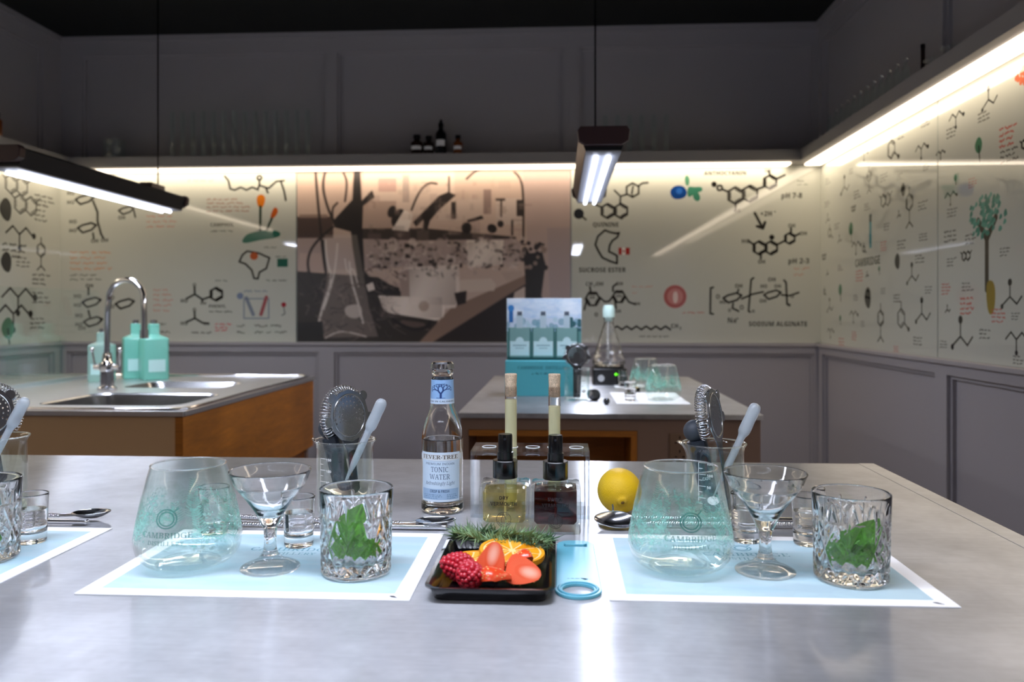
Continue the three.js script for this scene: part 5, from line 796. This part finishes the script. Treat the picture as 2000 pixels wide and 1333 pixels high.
dup(shot, [0.213, MT, -2.73], 0, 'farthest shot glass, beside the black stirrer');
{
  const j = thing('steel_jigger', 'small steel measuring cup lying on its side on the island', 'jigger', [0.099, CT + 0.0178, -2.27], 0.25);
  mesh('cup', turned([[0.0165, 0], [0.0172, 0], [0.014, 0.03], [0.008, 0.042], [0, 0.0425], [0, 0.041], [0.0075, 0.0405], [0.0132, 0.029], [0.0165, 0]], 36, 0.7).rotateX(-Math.PI / 2), M.cutlery, j);
  const s = thing('steel_ball', 'small dark steel ball in front of the far beaker', 'ball', [0.128, CT + 0.0095, -2.2]); mesh('ball', new THREE.SphereGeometry(0.0092, 24, 18), std(0x55585d, 0.2, 1), s); mesh('foot', at(cyl(0.004, 0.005, 0.003, 16), 0, -0.0083, 0), M.darkMetal, s);
  const w = thing('garnish_dish', 'tiny black dish with lemon peel behind the far tumbler', 'dish', [0.236, CT, -2.56]);
  mesh('dish', loft(0.034, 0.03, 0.006, [[0.002, 0.0005], [0, 0.012], [0.0015, 0.012], [0.004, 0.003]]), M.black, w); mesh('lemon_peel', new THREE.TorusGeometry(0.008, 0.003, 8, 20, 4).rotateX(1.2).translate(0, 0.01, 0.003), std(0xe0b81c, 0.5), w);
}

// ---------------------------------------------------------------- bottles by the sink
const mintGlass = std(0x8fe0cf, 0.25, 0, { transmission: 0.35, thickness: 0 }), paleMint = std(0xcdeee6, 0.2, 0, { transmission: 0.6, thickness: 0 });
function ginBottle(label, x, z, turn, mat, s = 1) {
  const b = thing('gin_bottle', label, 'bottle', [x, CT - 0.003, z], turn); b.scale.setScalar(s);
  mesh('glass_body', loft(0.088, 0.088, 0.008, [[0.003, 0], [0, 0.003], [0, 0.15], [0.004, 0.156], [0.026, 0.166], [0.028, 0.172], [0.0275, 0.205], [0.031, 0.208]], {}), mat, b);
  mesh('cap', turned([[0, 0.2081], [0.0125, 0.2081], [0.0125, 0.222], [0, 0.223]], 28), M.chrome, b);
  mesh('paper_label', box(-0.03, 0.03, 0.03, 0.075, 0.0442, 0.0446), std(0xbfe6e2, 0.6), b);
}
ginBottle('mint green gin bottle behind the tap, corner turned to the front', -1.52, -2.965, 0.75, mintGlass);
ginBottle('mint green gin bottle just left of the corner-turned one', -1.615, -3.01, 0.6, mintGlass);
ginBottle('pale clear gin bottle behind the tap column', -1.665, -2.87, 0.2, paleMint, 0.86);

// ---------------------------------------------------------------- shelf display
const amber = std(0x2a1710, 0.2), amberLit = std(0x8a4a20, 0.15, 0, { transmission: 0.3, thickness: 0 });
function shelfJar(label, x, w, h, mat, dropper) {
  const b = thing('apothecary_bottle', label, 'bottle', [x, SY1, -3.5]);
  mesh('glass_body', turned([[0, 0], [w / 2, 0], [w / 2, h * 0.55], ...sp([[w * 0.46, h * 0.62], [w * 0.24, h * 0.72], [w * 0.22, h * 0.8]], 8), [0, h * 0.8]], 28, 0.6), mat, b);
  mesh('cap', turned(dropper ? [[0, h * 0.8], [w * 0.26, h * 0.8], [w * 0.24, h * 0.9], [w * 0.14, h * 0.92], [w * 0.12, h], [0, h]] : [[0, h * 0.8], [w * 0.3, h * 0.8], [w * 0.3, h], [0, h]], 24), M.black, b);
  mesh('paper_label', new THREE.LatheGeometry([[w / 2 + 0.0005, h * 0.22], [w / 2 + 0.0005, h * 0.4]].map((p) => new THREE.Vector2(...p)), 20, -0.9, 1.8), M.paper, b);
}
shelfJar('short brown bottle with white label, leftmost of the shelf group', -0.617, 0.054, 0.085, amber); shelfJar('short brown bottle with white label beside the tall black one', -0.565, 0.046, 0.08, amber);
shelfJar('tall black dropper bottle on the shelf over the lab photo', -0.512, 0.048, 0.15, M.black, true); shelfJar('small glowing amber bottle right of the tall black dropper', -0.438, 0.042, 0.082, amberLit);
const vial = turned([[0, 0.0005], [0.0105, 0.0005], [0.0115, 0.003], [0.0115, 0.2], [0.013, 0.206], [0.0125, 0.208], [0.0108, 0.203], [0.0106, 0.004], [0, 0.003]], 24, 0.8);
function vialRow(label, group, list, s = 1) { for (const [x, z] of list) { const v = thing('glass_cylinder', label, 'glass tube', [x, SY1, z], 0, group); const m = mesh('glass_body', vial, M.thinGlass, v); m.scale.set(1, s, 1); mesh('foot', at(cyl(0.017, 0.018, 0.003, 20), 0, 0.0016, 0), M.thinGlass, v); } }
vialRow('slim empty glass cylinder standing in a row on the left half of the back shelf', 'glass cylinders on the back shelf, left', Array.from({ length: 14 }, (_, k) => [-1.72 + k * 0.047, -3.525]));
vialRow('slim empty glass cylinder standing on the back shelf right of the hanging lamp', 'glass cylinders on the back shelf, right', Array.from({ length: 6 }, (_, k) => [0.2 + k * 0.052, -3.525]), 0.8);
const mini = turned([[0, 0.0005], [0.012, 0.0005], [0.013, 0.004], [0.013, 0.05], ...sp([[0.011, 0.056], [0.006, 0.062], [0.006, 0.074]], 8), [0.005, 0.074], [0.0052, 0.062], [0.012, 0.05], [0.012, 0.003], [0, 0.002]], 24, 0.8);
for (let k = 0; k < 12; k++) { const v = thing('small_vial', 'small stoppered glass vial in the row on the right-hand shelf', 'vial', [1.045, SY1, -3.2 + k * 0.062], 0, 'vials on the right-hand shelf'); mesh('glass_body', mini, M.thinGlass, v); mesh('stopper', at(new THREE.SphereGeometry(0.0075, 14, 10), 0, 0.079, 0), M.glass, v); }
{ const v = thing('brown_tube', 'slim brown glass tube at the end of the vial row', 'tube', [1.045, SY1, -2.4]); mesh('glass_body', turned([[0, 0], [0.006, 0], [0.006, 0.075], [0, 0.075]], 16), amber, v); mesh('cap', at(cyl(0.0066, 0.0066, 0.012, 16), 0, 0.0812, 0), M.black, v); }
for (const [z, label] of [[-2.31, 'watch glass lying on the right-hand shelf beside the brown tube'], [-2.21, 'outer watch glass lying on the right-hand shelf near the frame edge']]) { const w = thing('watch_glass', label, 'glass dish', [1.05, SY1, z]); mesh('dish', turned([[0, 0.001], [0.02, 0.003], [0.04, 0.014], [0.0405, 0.0155], [0.02, 0.0045], [0, 0.0025]], 32, 0.8), M.thinGlass, w); mesh('rim', new THREE.TorusGeometry(0.0403, 0.0008, 6, 40).rotateX(Math.PI / 2).translate(0, 0.015, 0), M.thinGlass, w); }
{ const j = thing('glass_jar', 'wide empty glass jar at the left end of the back shelf', 'jar', [-1.985, SY1, -3.52]); mesh('glass_body', turned([[0, 0.001], [0.045, 0.001], [0.047, 0.006], [0.047, 0.07], [0.05, 0.076], [0.049, 0.078], [0.0455, 0.071], [0.0455, 0.007], [0, 0.004]], 40, 0.8), M.thinGlass, j); mesh('knob', at(new THREE.SphereGeometry(0.008, 16, 12), 0, 0.095, 0), M.thinGlass, j); mesh('lid', turned([[0, 0.0785], [0.049, 0.0785], [0.045, 0.082], [0.008, 0.088], [0, 0.088]], 40), M.thinGlass, j); }
{ const j = thing('brown_jar', 'brown jar on the left-hand shelf at the frame edge', 'jar', [-2.2, SY1, -3.02]); mesh('glass_body', turned([[0, 0], [0.04, 0], [0.042, 0.005], [0.042, 0.06], [0.032, 0.07], [0, 0.07]], 36), amberLit, j); mesh('lid', at(cyl(0.034, 0.034, 0.018, 32), 0, 0.0792, 0), M.black, j); }

scene.traverse((o) => { if (o.isMesh) { o.castShadow = true; o.receiveShadow = true; } if (o.isLight && o.shadow) o.castShadow = true; });
renderer.render(scene, camera);
